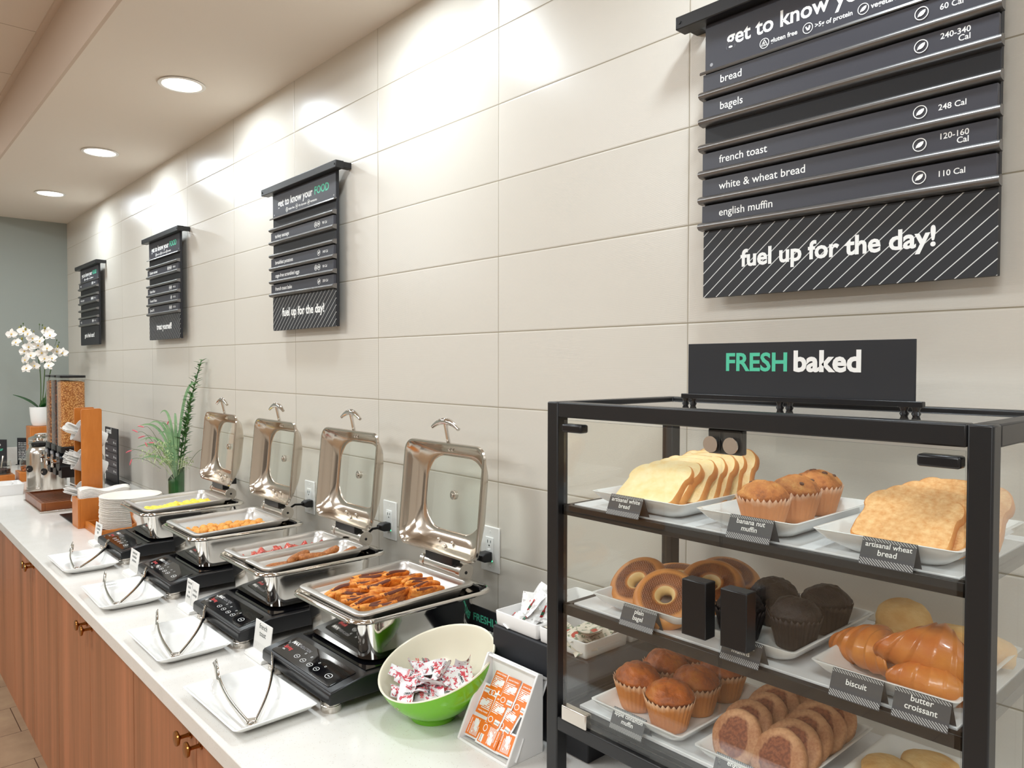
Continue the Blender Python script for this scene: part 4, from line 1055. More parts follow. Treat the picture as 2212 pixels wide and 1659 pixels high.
def muffin(kind, seed, label, loc, rz, s=1.0, grp=None, tilt=(0, 0)):
    cm, pm = {'banana': ('banana_cake', 'tan_paper'), 'apple': ('apple_cake', 'amber_paper'), 'choc': ('choc_cake', 'dark_paper')}[kind]
    t = thing('muffin', label, 'muffin', loc, (tilt[0], tilt[1], rz), grp); t.scale = (s, s, s)
    o = Vector((seed*2.3, seed, 7)); n = 60
    H = 0.043
    mb = MB(); nf = 30
    def flute(a, r, z): return 1+0.028*min(1.0, z/0.02)*math.cos(nf*a)+0.010*mnoise.noise(Vector((math.cos(a)*2, math.sin(a)*2, z*30))+o)
    prof = [(0.0235, 0.0), (0.0262, 0.001), (0.0285, 0.010), (0.0318, 0.024), (0.0352, 0.036)]
    mb.lathe(prof+[(0.0378, H+0.002)], 120, fn=flute, cap=False)
    bm = mb.bm; bm.verts.ensure_lookup_table()
    for j in range(120):
        v = bm.verts[5*120+j]; v.co.z += 0.0028*math.cos(nf*2*PI*j/120)+0.004*mnoise.noise(Vector((j*0.11, seed, 0)))
        k = 1+0.06*max(0, mnoise.noise(Vector((j*0.05, seed*3, 2)))); v.co.x *= k; v.co.y *= k
    mb.face([bm.verts[j] for j in reversed(range(120))])
    p = mb.build('paper_cup', M[pm], t, smooth=60); md = p.modifiers.new('thick', 'SOLIDIFY'); md.thickness = 0.0004
    def dome(u, v):
        a = 2*PI*u; th = v*PI*0.60
        R = 0.0365; hz = 0.028 if kind != 'choc' else 0.030
        x, y, z = R*math.sin(th)*math.cos(a), R*math.sin(th)*math.sin(a), math.cos(th)
        d = Vector((math.cos(a)*math.sin(th), math.sin(a)*math.sin(th), math.cos(th)))
        k = 1+0.07*mnoise.noise(d*1.6+o)+0.05*mnoise.noise(d*4+o)+0.018*mnoise.noise(d*11+o)
        crack = -0.05*max(0, 0.16-abs(mnoise.noise(d*1.9+o+Vector((5, 5, 5)))))/0.16 if th < 1.2 else 0
        k += crack
        if th > 1.35: k *= 1-0.55*(th-1.35)
        return (x*k, y*k, H-0.006+hz*z*k+0.004)
    mb = MB().grid(dome, 56, 22, closeu=True)
    bmesh.ops.remove_doubles(mb.bm, verts=mb.bm.verts[:], dist=0.0003)
    mb.build('cake_top', M[cm], t, smooth=180)
    if kind == 'banana':
        for k in range(5):
            q = random.Random(seed*9+k); a = q.uniform(0, 6.28); th = q.uniform(0.15, 1.0)
            MB().ball((0, 0, 0), 0.0032, 8, 6, (1.5, 1, 0.8), Matrix.Translation((0.035*math.sin(th)*math.cos(a), 0.035*math.sin(th)*math.sin(a), 0.042+0.026*math.cos(th))) @ Matrix.Rotation(q.uniform(0, 3), 4, 'Z')).build('nut_piece', M['nut'], t)
    return t
M['nut'] = simple('walnut_piece', (104, 58, 26), 0.5, bump=0.5, bscale=300)
B_ = 0.0052
z = SH[0]+B_
for k, (x, y, w) in enumerate([(0.374, -0.345, 'nearest the glass door'), (0.378, -0.262, 'middle of the row'), (0.374, -0.182, 'last, dark topped')]):
    muffin('banana', k+1, 'banana nut muffin in pleated paper cup on the top shelf, '+w, (x, y, z), k*1.3, 1.0, 'banana nut muffins')
z = SH[2]+B_
for k, (x, y, w) in enumerate([(0.127, -0.318, 'closest to the corner post'), (0.206, -0.336, 'in front beside the english muffins'), (0.202, -0.256, 'second along the english muffin side'), (0.124, -0.236, 'behind the one by the corner post'), (0.203, -0.176, 'at the back beside the english muffins'), (0.128, -0.160, 'hidden at the back corner')]):
    muffin('apple', k+11, 'golden apple cinnamon muffin on the bottom shelf, '+w, (x, y, z), k*0.9, 1.10, 'apple cinnamon muffins')
z = SH[1]+B_
for k, (x, y, w) in enumerate([(0.332, -0.335, 'behind the door handles'), (0.404, -0.307, 'in front beside the croissants'), (0.405, -0.212, 'at the back beside the croissants'), (0.333, -0.238, 'at the back behind the handles')]):
    muffin('choc', k+21, 'dark chocolate muffin in dark paper cup, '+w, (x, y, z), k*1.1, 1.0, 'dark chocolate muffins')

# ------------------------------------------------------------------ bread
M['white_crumb'] = simple('white_bread_crumb', (250, 216, 150), 0.8, 0, (255, 234, 186), 55, 0.5, 260, bdist=0.002)
M['wheat_crumb'] = simple('wheat_bread_crumb', (226, 158, 92), 0.85, 0, (246, 200, 140), 120, 0.8, 200, bdist=0.003)
M['crust'] = simple('bread_crust', (206, 124, 48), 0.6, 0, (232, 162, 84), 24, 0.3, 160, bdist=0.002)
def slice_outline(w, h, n=10):
    pts = []
    r = 0.010
    for i in range(5): a = PI+PI/2*i/4; pts.append((-w/2+r+r*math.cos(a), r+r*math.sin(a)))
    for i in range(5): a = 1.5*PI+PI/2*i/4; pts.append((w/2-r+r*math.cos(a), r+r*math.sin(a)))
    pts += [(w/2, h*0.30), (w/2-0.002, h*0.52), (w/2-0.0015, h*0.60)]
    for i in range(n+1):
        a = -0.25+(PI/2+0.55)*i/n
        pts.append((w/2-0.020+0.0225*math.cos(a), h-0.026+0.0255*math.sin(a)))
    pts += [(w*0.12, h+0.0010), (0, h+0.0016), (-w*0.12, h+0.0010)]
    for i in range(n+1):
        a = PI-(PI/2+0.30)+(PI/2+0.55)*i/n
        pts.append((-w/2+0.020+0.0225*math.cos(a), h-0.026+0.0255*math.sin(a)))
    pts += [(-w/2+0.0015, h*0.60), (-w/2+0.002, h*0.52), (-w/2, h*0.30)]
    return pts
def bread(label, loc, rot, w, h, th, crumb, grp, seed):
    t = thing('bread_slice', label, 'bread', loc, rot, grp)
    o = slice_outline(w, h); o = [(x*(1+0.012*mnoise.noise(Vector((x*60, z*60, seed)))), z) for x, z in o]
    ins = lambda k: [(x*(1-k/w*2), k+(z)*(1-2*k/h)) for x, z in o]
    MB().loft([[(x, y, z) for x, z in pp] for pp, y in ((ins(0.0016), -th/2), (o, -th/2+0.0016), (o, th/2-0.0016), (ins(0.0016), th/2))], cap0=False, cap1=False).build('crust', M['crust'], t, smooth=50)
    for s in (-1, 1):
        MB().loft([[(x, s*th/2, z) for x, z in ins(0.0016)], [(x, s*(th/2+0.0004), z) for x, z in ins(0.004)]], cap0=False).build('crumb', crumb, t, smooth=60)
    return t
ords = ['first in the row, facing the door', 'second in the row', 'third in the row', 'fourth in the row', 'fifth in the row', 'sixth at the back', 'seventh leaning at the back']
for k in range(7):
    q = random.Random(k+3)
    bread('white bread slice on the top shelf plate, '+ords[k], (0.186+q.uniform(-0.003, 0.003)+(0.006*k if k > 1 else 0), -0.384+0.026*k, SH[0]+0.0165-0.0014*min(k, 4)), (math.radians(-56+4.5*k), math.radians(-3), math.radians(2+q.uniform(-5, 5)+3*(k > 2))), 0.114, 0.094, 0.0150, M['white_crumb'], 'white bread slices', k)
for k in range(4):
    q = random.Random(k+33)
    bread('wheat bread slice on the top shelf plate, '+ords[k], (0.568+0.010*k, -0.378+0.026*k, SH[0]+0.0175-0.001*k), (math.radians(-57+5*k), math.radians(3), math.radians(2+q.uniform(-5, 5))), 0.112, 0.094, 0.0165, M['wheat_crumb'], 'wheat bread slices', k+20)

# ------------------------------------------------------------------ bagels
def bagel_mat():
    b = N('bagel_crust'); b.set(rough=0.38)
    v = b.coord('Object'); sp = b.n('ShaderNodeSeparateXYZ'); b.L(v, sp.inputs[0])
    n1 = b.noise(v, 30, 3)
    rad = b.math('SQRT', b.math('ADD', b.math('MULTIPLY', sp.outputs['X'], sp.outputs['X']), b.math('MULTIPLY', sp.outputs['Y'], sp.outputs['Y'])))
    ring = b.math('SUBTRACT', 1.0, b.math('ABSOLUTE', b.math('DIVIDE', b.math('SUBTRACT', rad, 0.0285), 0.0125)))
    topm = b.math('MULTIPLY', b.math('SUBTRACT', sp.outputs['Z'], 0.006), 160.0)
    k = b.math('MINIMUM', b.math('MAXIMUM', b.math('MINIMUM', b.math('ADD', b.math('MULTIPLY', ring, 2.6), b.math('MULTIPLY', b.math('SUBTRACT', n1, 0.5), 1.6)), topm), 0.0), 1.0)
    base = b.ramp(n1, [(0.3, (206, 128, 60)), (0.7, (226, 156, 86))])
    hole = b.math('LESS_THAN', rad, 0.0165)
    base = b.mix(hole, base, (238, 204, 144))
    b.base(b.mix(k, base, b.ramp(n1, [(0.35, (112, 56, 20)), (0.65, (150, 84, 36))])))
    wv = b.math('MULTIPLY', b.math('SINE', b.math('ADD', b.math('MULTIPLY', sp.outputs['X'], 1500.0), b.math('MULTIPLY', b.math('SINE', b.math('MULTIPLY', sp.outputs['Y'], 1100.0)), 1.3))), k)
    b.bump(b.math('ADD', b.math('MULTIPLY', wv, 0.5), b.math('MULTIPLY', n1, 0.4)), 0.5, 0.0012); return b.m
M['bagel'] = bagel_mat()
def bagel(label, loc, rot, seed):
    o = Vector((seed*5.1, 2, seed))
    def fn(u, v):
        a, b = 2*PI*u, 2*PI*v
        R, r = 0.0320, 0.0222*(1+0.05*mnoise.noise(Vector((math.cos(a)*1.2, math.sin(a)*1.2, seed))))
        x, zz = R+r*math.cos(b), 0.0175*math.sin(b)
        if zz > 0.0125: zz = 0.0125+(zz-0.0125)*0.35
        return (x*math.cos(a), x*math.sin(a), zz)
    ob = MB().grid(fn, 56, 24, closeu=True)
    bmesh.ops.remove_doubles(ob.bm, verts=ob.bm.verts[:], dist=0.0002)
    ob = ob.build('bagel', M['bagel'], smooth=180); tag(ob, label, 'bagel', 'plain bagels'); ob.location = loc; ob.rotation_euler = rot
z = SH[1]
bagel('toasted plain bagel leaning by the corner post', (0.128, -0.318, z+0.036), (math.radians(40), math.radians(-14), 0.25), 1)
bagel('toasted plain bagel in front, leaning over the card', (0.210, -0.352, z+0.037), (math.radians(42), math.radians(2), 0.30), 2)
bagel('plain bagel behind the black door handle', (0.238, -0.268, z+0.046), (math.radians(34), math.radians(10), 0.2), 3)
bagel('plain bagel lying at the back of the bagel plate', (0.222, -0.190, z+0.042), (math.radians(20), 0.1, 0.8), 4)
bagel('plain bagel flat at the back corner of its plate', (0.138, -0.215, z+0.026), (math.radians(8), 0.05, 0.4), 5)

# ------------------------------------------------------------------ croissants, biscuits, english muffins
M['croissant'] = simple('croissant_crust', (190, 100, 38), 0.32, 0, (216, 138, 62), 22, 0.25, 120, bdist=0.002, coat=0.25)
def croissant(label, loc, rot, seed, L=0.150, Rm=0.036, curve=0.95):
    o = Vector((seed, seed*2, 0)); n = 72; loops = []; m = 26
    for i in range(n+1):
        t = i/n; s = 2*t-1
        a = s*curve; cx, cy = L/(2*curve)*math.sin(a), L/(2*curve)*(math.cos(a)-1)
        r = Rm*max(0.05, (1-abs(s)**2.1))**0.62
        seg = abs(s)*4.2; fr_ = seg-math.floor(seg)
        r *= 1+0.09*(1-fr_)**1.6-0.03
        tx, ty = math.cos(a), -math.sin(a)
        l = []
        for j in range(m):
            b = 2*PI*j/m; k = 1+0.05*mnoise.noise(Vector((t*5, math.cos(b)*1.5, math.sin(b)*1.5))+o)
            ox, oz = r*k*math.cos(b), r*k*0.82*math.sin(b)
            l.append((cx+ty*ox*-1*0-ty*ox*-1, cy+tx*ox, max(oz, -Rm*0.60)))
        loops.append(l)
    ob = MB().loft(loops).build('croissant', M['croissant'], smooth=180); tag(ob, label, 'croissant', 'butter croissants'); ob.location = loc; ob.rotation_euler = rot
z = SH[1]+0.005
croissant('large golden butter croissant behind its name card', (0.596, -0.322, z+0.050), (math.radians(26), math.radians(14), math.radians(12)), 1, 0.135, 0.040)
croissant('darker glazed croissant behind the biscuit card', (0.518, -0.310, z+0.030), (math.radians(14), math.radians(-6), math.radians(-28)), 2, 0.118, 0.034)
croissant('butter croissant lying under the large one', (0.602, -0.352, z+0.024), (0, 0.1, math.radians(10)), 3, 0.100, 0.026)
M['biscuit'] = simple('baked_biscuit', (226, 170, 98), 0.7, 0, (246, 212, 150), 26, 0.6, 140, bdist=0.003)
def puck(name, label, cat, grp, mat, loc, rot, R, H, seed, dome=0.25, top=None):
    o = Vector((seed*1.7, 3, seed)); loops = []; n = 44
    prof = [(0.55, 0.0), (0.9, 0.02), (1.0, 0.22), (0.985, 0.45), (1.01, 0.66), (0.95, 0.88), (0.80, 0.97), (0.5, 1.0), (0.2, 1.01)]
    for (r, h) in prof:
        l = []
        for j in range(n):
            a = 2*PI*j/n; k = 1+0.045*mnoise.noise(Vector((math.cos(a)*1.5, math.sin(a)*1.5, h*2))+o)+0.02*mnoise.noise(Vector((math.cos(a)*5, math.sin(a)*5, h*7))+o)
            l.append((R*r*k*math.cos(a), R*r*k*math.sin(a), H*h+dome*H*(1-r)*(h > 0.5)+0.0015*mnoise.noise(Vector((math.cos(a)*3*r, math.sin(a)*3*r, 9))+o)*(h > 0.3)))
        loops.append(l)
    ob = MB().loft(loops).build(name, mat, smooth=180); tag(ob, label, cat, grp); ob.location = loc; ob.rotation_euler = rot; return ob
puck('biscuit', 'pale flaky biscuit on top of the heap behind the croissants', 'biscuit', 'baked biscuits', M['biscuit'], (0.512, -0.200, z+0.026), (math.radians(24), 0.2, 0), 0.036, 0.034, 1)
puck('biscuit', 'pale flaky biscuit lying behind the darker croissant', 'biscuit', 'baked biscuits', M['biscuit'], (0.515, -0.230, z+0.001), (math.radians(4), 0, 1), 0.036, 0.034, 2)
puck('biscuit', 'pale flaky biscuit behind the large croissant', 'biscuit', 'baked biscuits', M['biscuit'], (0.592, -0.215, z+0.014), (math.radians(15), 0.1, 2), 0.037, 0.034, 3)
puck('biscuit', 'pale flaky biscuit at the plate edge past the case post', 'biscuit', 'baked biscuits', M['biscuit'], (0.612, -0.178, z+0.003), (0.1, 0.2, 2), 0.032, 0.032, 4)
def em_mat():
    b = N('english_muffin'); b.set(rough=0.6)
    v = b.coord('Object'); sp = b.n('ShaderNodeSeparateXYZ'); b.L(v, sp.inputs[0])
    n1 = b.noise(v, 24, 4, 0.6); n2 = b.noise(v, 220, 3)
    rad = b.math('SQRT', b.math('ADD', b.math('MULTIPLY', sp.outputs['X'], sp.outputs['X']), b.math('MULTIPLY', sp.outputs['Y'], sp.outputs['Y'])))
    k = b.math('MULTIPLY', b.math('SUBTRACT', b.math('ADD', 0.0285, b.math('MULTIPLY', b.math('SUBTRACT', n1, 0.5), 0.026)), rad), 330.0)
    k = b.math('MINIMUM', b.math('MAXIMUM', k, 0.0), 1.0)
    c = b.ramp(b.math('ADD', b.math('MULTIPLY', n1, 0.6), b.math('MULTIPLY', n2, 0.4)), [(0.38, (172, 112, 74)), (0.64, (210, 158, 116))])
    b.base(b.mix(k, c, b.ramp(n2, [(0.4, (118, 58, 32)), (0.62, (152, 84, 50))]))); b.bump(n2, 0.4, 0.0015); return b.m
M['english'] = em_mat()
z = SH[2]+0.006
for col, (x, n, nm) in enumerate([(0.334, 5, 'on the apple muffin side'), (0.408, 5, 'on the seam side')]):
    for k in range(n):
        q = random.Random(col*10+k)
        puck('english_muffin', 'toasted english muffin %s of its plate, %s' % (nm, ['first', 'second', 'third', 'fourth', 'last'][k]+' from the door'), 'english muffin', 'english muffins', M['english'],
             (x+q.uniform(-0.004, 0.004), -0.336+0.036*k-0.010*col, z+0.026+0.002*k), (math.radians(58-6*k+q.uniform(-4, 4)), q.uniform(-0.1, 0.1), q.uniform(-0.3, 0.3)), 0.0415, 0.021, col*10+k+50, 0.05)
for k, (x, y, zz, ro, w) in enumerate([(0.560, -0.315, 0.001, 0.05, 'nearest the door'), (0.515, -0.250, 0.004, 0.15, 'against the plate edge'), (0.585, -0.240, 0.006, 0.12, 'toward the corner post'), (0.545, -0.185, 0.003, 0.1, 'at the back')]):
    puck('biscuit', 'golden flat biscuit on the bottom corner plate, '+w, 'biscuit', 'flat golden biscuits', M['biscuit'], (x, y, z+zz), (ro, 0.05, k), 0.0375, 0.024, k+80, 0.35)
# ------------------------------------------------------------------ far end of the counter
R3, F3 = Vector((0.666, 0.746, 0)), Vector((-0.746, 0.666, 0))    # across and away directions of the bouquet
# vase and bouquet
VX, VY = -2.862, -0.130
t = thing('glass_vase', 'clear glass vase lined with a dark green leaf behind the scrambled egg dish', 'vase', (VX, VY, ZC))
MB().lathe([(0.030, 0.0), (0.036, 0.002), (0.040, 0.03), (0.042, 0.12), (0.046, 0.22), (0.052, 0.285), (0.0505, 0.285), (0.0445, 0.22), (0.0405, 0.12), (0.038, 0.03), (0.030, 0.012)], 40).build('vase_glass', M['glass'], t, smooth=60)
M['leaf_dark'] = simple('dark_leaf', (26, 74, 30), 0.35, 0, (44, 104, 48), 18)
lf = MB().loft([[((0.0395*math.sin(2*PI*j/36)) if False else 0.0365*(0.90+0.13*h/0.22)*math.cos(2*PI*j/36), 0.0365*(0.90+0.13*h/0.22)*math.sin(2*PI*j/36), 0.014+h+0.03*math.sin(2*PI*j/36)*(h > 0.15)) for j in range(36)] for h in (0, 0.05, 0.1, 0.15, 0.2)], cap0=False, cap1=False)
lf.build('leaf_lining', M['leaf_dark'], t, smooth=60)
M['leaf_mid'] = simple('olive_leaf', (50, 92, 44), 0.45, 0, (92, 134, 74), 30)
M['blade'] = simple('grass_blade', (112, 152, 112), 0.5, 0, (150, 184, 136), 24)
M['stem'] = simple('green_stem', (74, 100, 52), 0.5)
M['cluster'] = simple('pale_blossom', (206, 216, 168), 0.6, 0, (150, 176, 110), 60)
M['pink'] = simple('pink_spike', (226, 112, 124), 0.6)
t = thing('artificial_bouquet', 'green leafy bouquet with pink spikes and pale blossom in the glass vase', 'flower arrangement', (VX, VY, ZC+0.24))
q = random.Random(5)
def leaf_at(mb, p, d, up, L, w, curl=0.15):
    d = d.normalized(); s = d.cross(up)
    if s.length < 1e-4: s = d.cross(Vector((1, 0, 0)))
    s.normalize(); nn = s.cross(d)
    prev = None
    rows_ = []
    for i in range(7):
        u = i/6; ww = w*math.sin(PI*min(1, u*0.94+0.05))**0.8
        c = p+d*L*u-nn*curl*L*u*u
        rows_.append([mb.bm.verts.new(c-s*ww/2+nn*ww*0.12), mb.bm.verts.new(c), mb.bm.verts.new(c+s*ww/2+nn*ww*0.12)])
    for i in range(6):
        for j in range(2): mb.face([rows_[i][j], rows_[i][j+1], rows_[i+1][j+1], rows_[i+1][j]])
def bez(a, b, c, n): return [a*(1-i/n)**2+b*2*(i/n)*(1-i/n)+c*(i/n)**2 for i in range(n+1)]
Z3 = Vector((0, 0, 1))
def P3(u, up, dep=0.0): return R3*u+Z3*up+F3*dep
# leafy tall branches
for (a, b, c, cnt, nm) in ((P3(0, -0.1), P3(0.035, 0.22), P3(0.118, 0.525, 0.02), 62, 'leafy_branch'), (P3(0.01, -0.1), P3(0.05, 0.14), P3(0.085, 0.36, -0.03), 44, 'leafy_branch'), (P3(0.01, -0.1), P3(0.02, 0.12), P3(0.055, 0.30, 0.03), 40, 'leafy_branch')):
    pts = bez(a, b, c, 16)
    mb = MB().tube(pts, 0.0024, 6)
    for k in range(cnt):
        u = 0.30+0.70*k/(cnt-1); i = min(15, int(u*16)); p = pts[i].lerp(pts[i+1], u*16-i); tg = (pts[i+1]-pts[i]).normalized()
        az = k*2.4+q.uniform(-0.4, 0.4); side = (R3*math.cos(az)+F3*math.sin(az))
        leaf_at(mb, p, tg*q.uniform(0.35, 1.0)+side, Z3, q.uniform(0.035, 0.056)*(1.1-0.35*u), q.uniform(0.012, 0.018))
    mb.build(nm, M['leaf_mid'], t, smooth=180, norm=False)
# arching grass blades
tips = [(-0.175, 0.135, 0.0), (-0.205, 0.10, 0.03), (-0.125, 0.215, -0.02), (-0.085, 0.265, 0.02), (-0.06, 0.21, -0.05), (-0.15, 0.05, -0.05), (-0.02, 0.25, 0.03), (-0.11, 0.16, 0.05), (0.06, 0.19, -0.04), (-0.19, 0.20, 0.0), (0.12, 0.40, 0.0), (0.03, 0.21, -0.06)]
for k, (u, h, d) in enumerate(tips):
    mb = MB(); pts = bez(P3(0, -0.06), P3(u*0.25, h*1.15+0.05, d*0.5), P3(u, h, d), 14); rows_ = []
    for i, p in enumerate(pts):
        tg = (pts[min(i+1, 14)]-pts[max(i-1, 0)]).normalized(); s = tg.cross(F3); s.normalize(); w = 0.0072*math.sin(PI*min(1, 0.12+0.86*i/14))
        rows_.append([mb.bm.verts.new(p-s*w), mb.bm.verts.new(p+F3*w*0.3), mb.bm.verts.new(p+s*w)])
    for i in range(14):
        for j in range(2): mb.face([rows_[i][j], rows_[i][j+1], rows_[i+1][j+1], rows_[i+1][j]])
    mb.build('grass_blade', M['blade'], t, smooth=180, norm=False)
for k, (u, h, d, du, dh) in enumerate([(-0.215, 0.045, 0, -0.012, -0.03), (-0.225, 0.085, 0.02, -0.03, -0.012), (-0.185, 0.175, 0, -0.028, 0.012), (-0.155, 0.200, 0, -0.03, 0.006), (-0.125, 0.108, -0.03, -0.012, 0.022), (-0.118, 0.128, -0.03, 0.03, -0.002), (-0.052, 0.21, 0.02, 0.01, 0.02), (-0.165, 0.155, 0.03, -0.035, -0.012), (0.13, 0.085, 0.03, 0.02, 0)]):
    pts = bez(P3(u*0.35, h*0.4-0.02, d), P3(u*0.8, h*1.05+0.02, d), P3(u, h, d), 8)
    s = MB().tube(pts, 0.0009, 5).build('spike_stem', M['stem'], t, smooth=60)
    MB().tube(bez(P3(u, h, d), P3(u+du*0.6, h+dh*0.6+0.004, d), P3(u+du, h+dh, d), 6), [0.0012, 0.0028, 0.0032, 0.0032, 0.0030, 0.0024, 0.0010], 7).build('pink_spike', M['pink'], t, smooth=60)
# pale blossom
for (u0, h0, d0, sp, cnt) in ((-0.115, 0.065, -0.02, 0.060, 150), (-0.02, 0.045, -0.07, 0.055, 150), (0.055, 0.03, -0.05, 0.045, 110), (-0.055, 0.105, -0.04, 0.055, 110)):
    mb = MB()
    for k in range(cnt):
        o = Vector((q.gauss(0, 0.45), q.gauss(0, 0.45), q.gauss(0, 0.36)))
        p = P3(u0+sp*o.x, h0+sp*0.75*o.z, d0+sp*0.8*o.y)
        d = (p-P3(0, -0.03)).normalized()*0.6+Vector((q.uniform(-1, 1), q.uniform(-1, 1), q.uniform(-0.6, 1)))
        leaf_at(mb, p, d, Z3, q.uniform(0.010, 0.019), q.uniform(0.0032, 0.0055), 0.2)
    mb.tube(bez(P3(0, -0.08), P3(u0*0.5, h0*0.5, d0*0.5), P3(u0, h0, d0), 6), 0.0013, 5)
    mb.build('blossom_cluster', M['cluster'], t, smooth=180, norm=False)

# stack of white paper plates on a wooden tray
t = thing('plate_tray', 'low honey wood tray holding the white paper plates', 'tray', (-2.745, -0.372, ZC))
tw, td = 0.285, 0.300
MB().box(-tw/2, tw/2, -td/2, td/2, 0, 0.010).build('tray_floor', M['bamboo'], t)
for (x0, x1, y0, y1) in ((-tw/2, tw/2, -td/2, -td/2+0.011), (-tw/2, tw/2, td/2-0.011, td/2), (-tw/2, -tw/2+0.011, -td/2+0.011, td/2-0.011), (tw/2-0.011, tw/2, -td/2+0.011, td/2-0.011)):
    MB().box(x0, x1, y0, y1, 0.0101, 0.034).build('tray_side', M['bamboo'], t, bevel=0.001)
M['paper_plate'] = simple('paper_plate', (240, 232, 222), 0.8)
pp = MB().lathe([(0.078, 0.0), (0.082, 0.0015), (0.098, 0.010), (0.124, 0.0135), (0.128, 0.0130), (0.128, 0.0138), (0.124, 0.0148), (0.097, 0.0112), (0.080, 0.0028), (0.04, 0.002)], 56).build('paper_plate', M['paper_plate'], smooth=60)
tag(pp, 'white paper plate in the tall stack on the wooden tray', 'paper plate', 'paper plates in the stack'); pp.location = (-2.735, -0.368, ZC+0.0103)
q = random.Random(2)
for k in range(1, 33):
    dup(pp, (-2.735+q.uniform(-0.0015, 0.0015), -0.368+q.uniform(-0.0015, 0.0015), ZC+0.0103+0.00415*k))
# napkin box
t = thing('napkin_box', 'open honey wood box full of white napkins beside the paper plates', 'box', (-3.003, -0.549, ZC))
bw, bd_, bh = 0.115, 0.245, 0.134
for (x0, x1, y0, y1, z0, z1) in ((0, bw, 0, bd_, 0, 0.008), (0, bw, 0, 0.010, 0.0081, bh), (0, bw, bd_-0.010, bd_, 0.0081, bh), (0, 0.010, 0.0101, bd_-0.0101, 0.0081, bh), (bw-0.010, bw, 0.0101, bd_-0.0101, 0.0081, bh), (0.0101, bw-0.0101, 0.098, 0.106, 0.0081, bh-0.004)):
    MB().box(x0, x1, y0, y1, z0, z1).build('wood_panel', M['bamboo'], t, bevel=0.001)
ns = MB()
def nap(h, k):
    return [(x+0.003*math.sin(k*1.3), y, h+0.010*math.sin(y*38+1.0)*(h/0.07)+0.004*math.sin(x*70)) for (x, y, z) in rr(0.088, 0.205, 0.012, 0, 0, 0, 5)]
nz_ = None
for k in range(16):
    z = 0.095+0.0048*k
    mb = MB().loft([[(x, y, zz) for (x, y, zz) in nap(0.0, k)], [(x, y, zz+0.0038) for (x, y, zz) in nap(0.0, k)]])
    def topf(u, v, k=k): return (-0.043+0.086*u, -0.102+0.204*v, 0.0006*k*math.sin(v*8.2+0.6)+0.0004*k*math.sin(u*7+v*4))
    mb.bm.free(); mb = MB().grid(topf, 8, 18)
    o = mb.build('napkin', M['paper'], smooth=180, norm=False); md = o.modifiers.new('thick', 'SOLIDIFY'); md.thickness = 0.0040; md.offset = 1
    tag(o, 'folded white paper napkin in the pile in the wooden box', 'napkin', 'napkins in the wooden box'); o.location = (-2.945, -0.428, ZC+0.088+0.0048*k)

# cutlery tower
t = thing('cutlery_tower', 'tall honey wood tower holding white cutlery cups behind the napkin box', 'cutlery holder', (-3.12, -0.455, ZC))
MB().box(-0.185, 0.090, -0.090, 0.060, 0, 0.005).build('base_plate', M['black_plastic'], t, bevel=0.001)
for x in (-0.076, 0.064):
    MB().loft([[(x+dx, y, z) for (y, z) in [(p[0], p[2]) for p in rr(0.088, 0.530, 0.010, 0, 0, 0.270, 4, 'XZ')]] for dx in (0, 0.012)]).build('side_panel', M['bamboo'], t, bevel=0.0012)
MB().box(-0.0638, 0.0638, 0.010, 0.016, 0.0051, 0.50).build('black_spine', M['black_plastic'], t)
CUPZ = [0.115, 0.270, 0.410]
TILT = math.radians(-62)
for z in CUPZ:
    Mx = Matrix.Translation((0, -0.005, z)) @ Matrix.Rotation(math.radians(65), 4, 'X')
    MB().lathe([(0.034, -0.085), (0.037, -0.083), (0.049, 0.050), (0.051, 0.052), (0.048, 0.052), (0.036, -0.079)], 40, Mx).build('cutlery_cup', M['melamine'], t, smooth=50)
fork = MB()
fork.prism([(-0.0045, -0.075), (0.0045, -0.075), (0.0055, 0.03), (0.0110, 0.045), (0.0115, 0.075), (0.0085, 0.075), (0.008, 0.055), (0.0045, 0.055), (0.004, 0.075), (0.0012, 0.075), (0.001, 0.055), (-0.001, 0.055), (-0.0012, 0.075), (-0.004, 0.075), (-0.0045, 0.055), (-0.008, 0.055), (-0.0085, 0.075), (-0.0115, 0.075), (-0.0110, 0.045), (-0.0055, 0.03)], 'Z', -0.0012, 0.0012)
fk = fork.build('plastic_fork', M['white_plastic'], smooth=30); fk_used = False
spn = MB().prism([(-0.0045, -0.075), (0.0045, -0.075), (0.0055, 0.025), (0.0115, 0.042), (0.0135, 0.060), (0.010, 0.074), (0, 0.079), (-0.010, 0.074), (-0.0135, 0.060), (-0.0115, 0.042), (-0.0055, 0.025)], 'Z', -0.0012, 0.0012).build('plastic_spoon', M['white_plastic'])
knf = MB().prism([(-0.0055, -0.075), (0.0055, -0.075), (0.0055, 0.02), (0.0085, 0.03), (0.0085, 0.066), (0.003, 0.079), (-0.005, 0.075), (-0.006, 0.02)], 'Z', -0.0012, 0.0012).build('plastic_knife', M['white_plastic'])
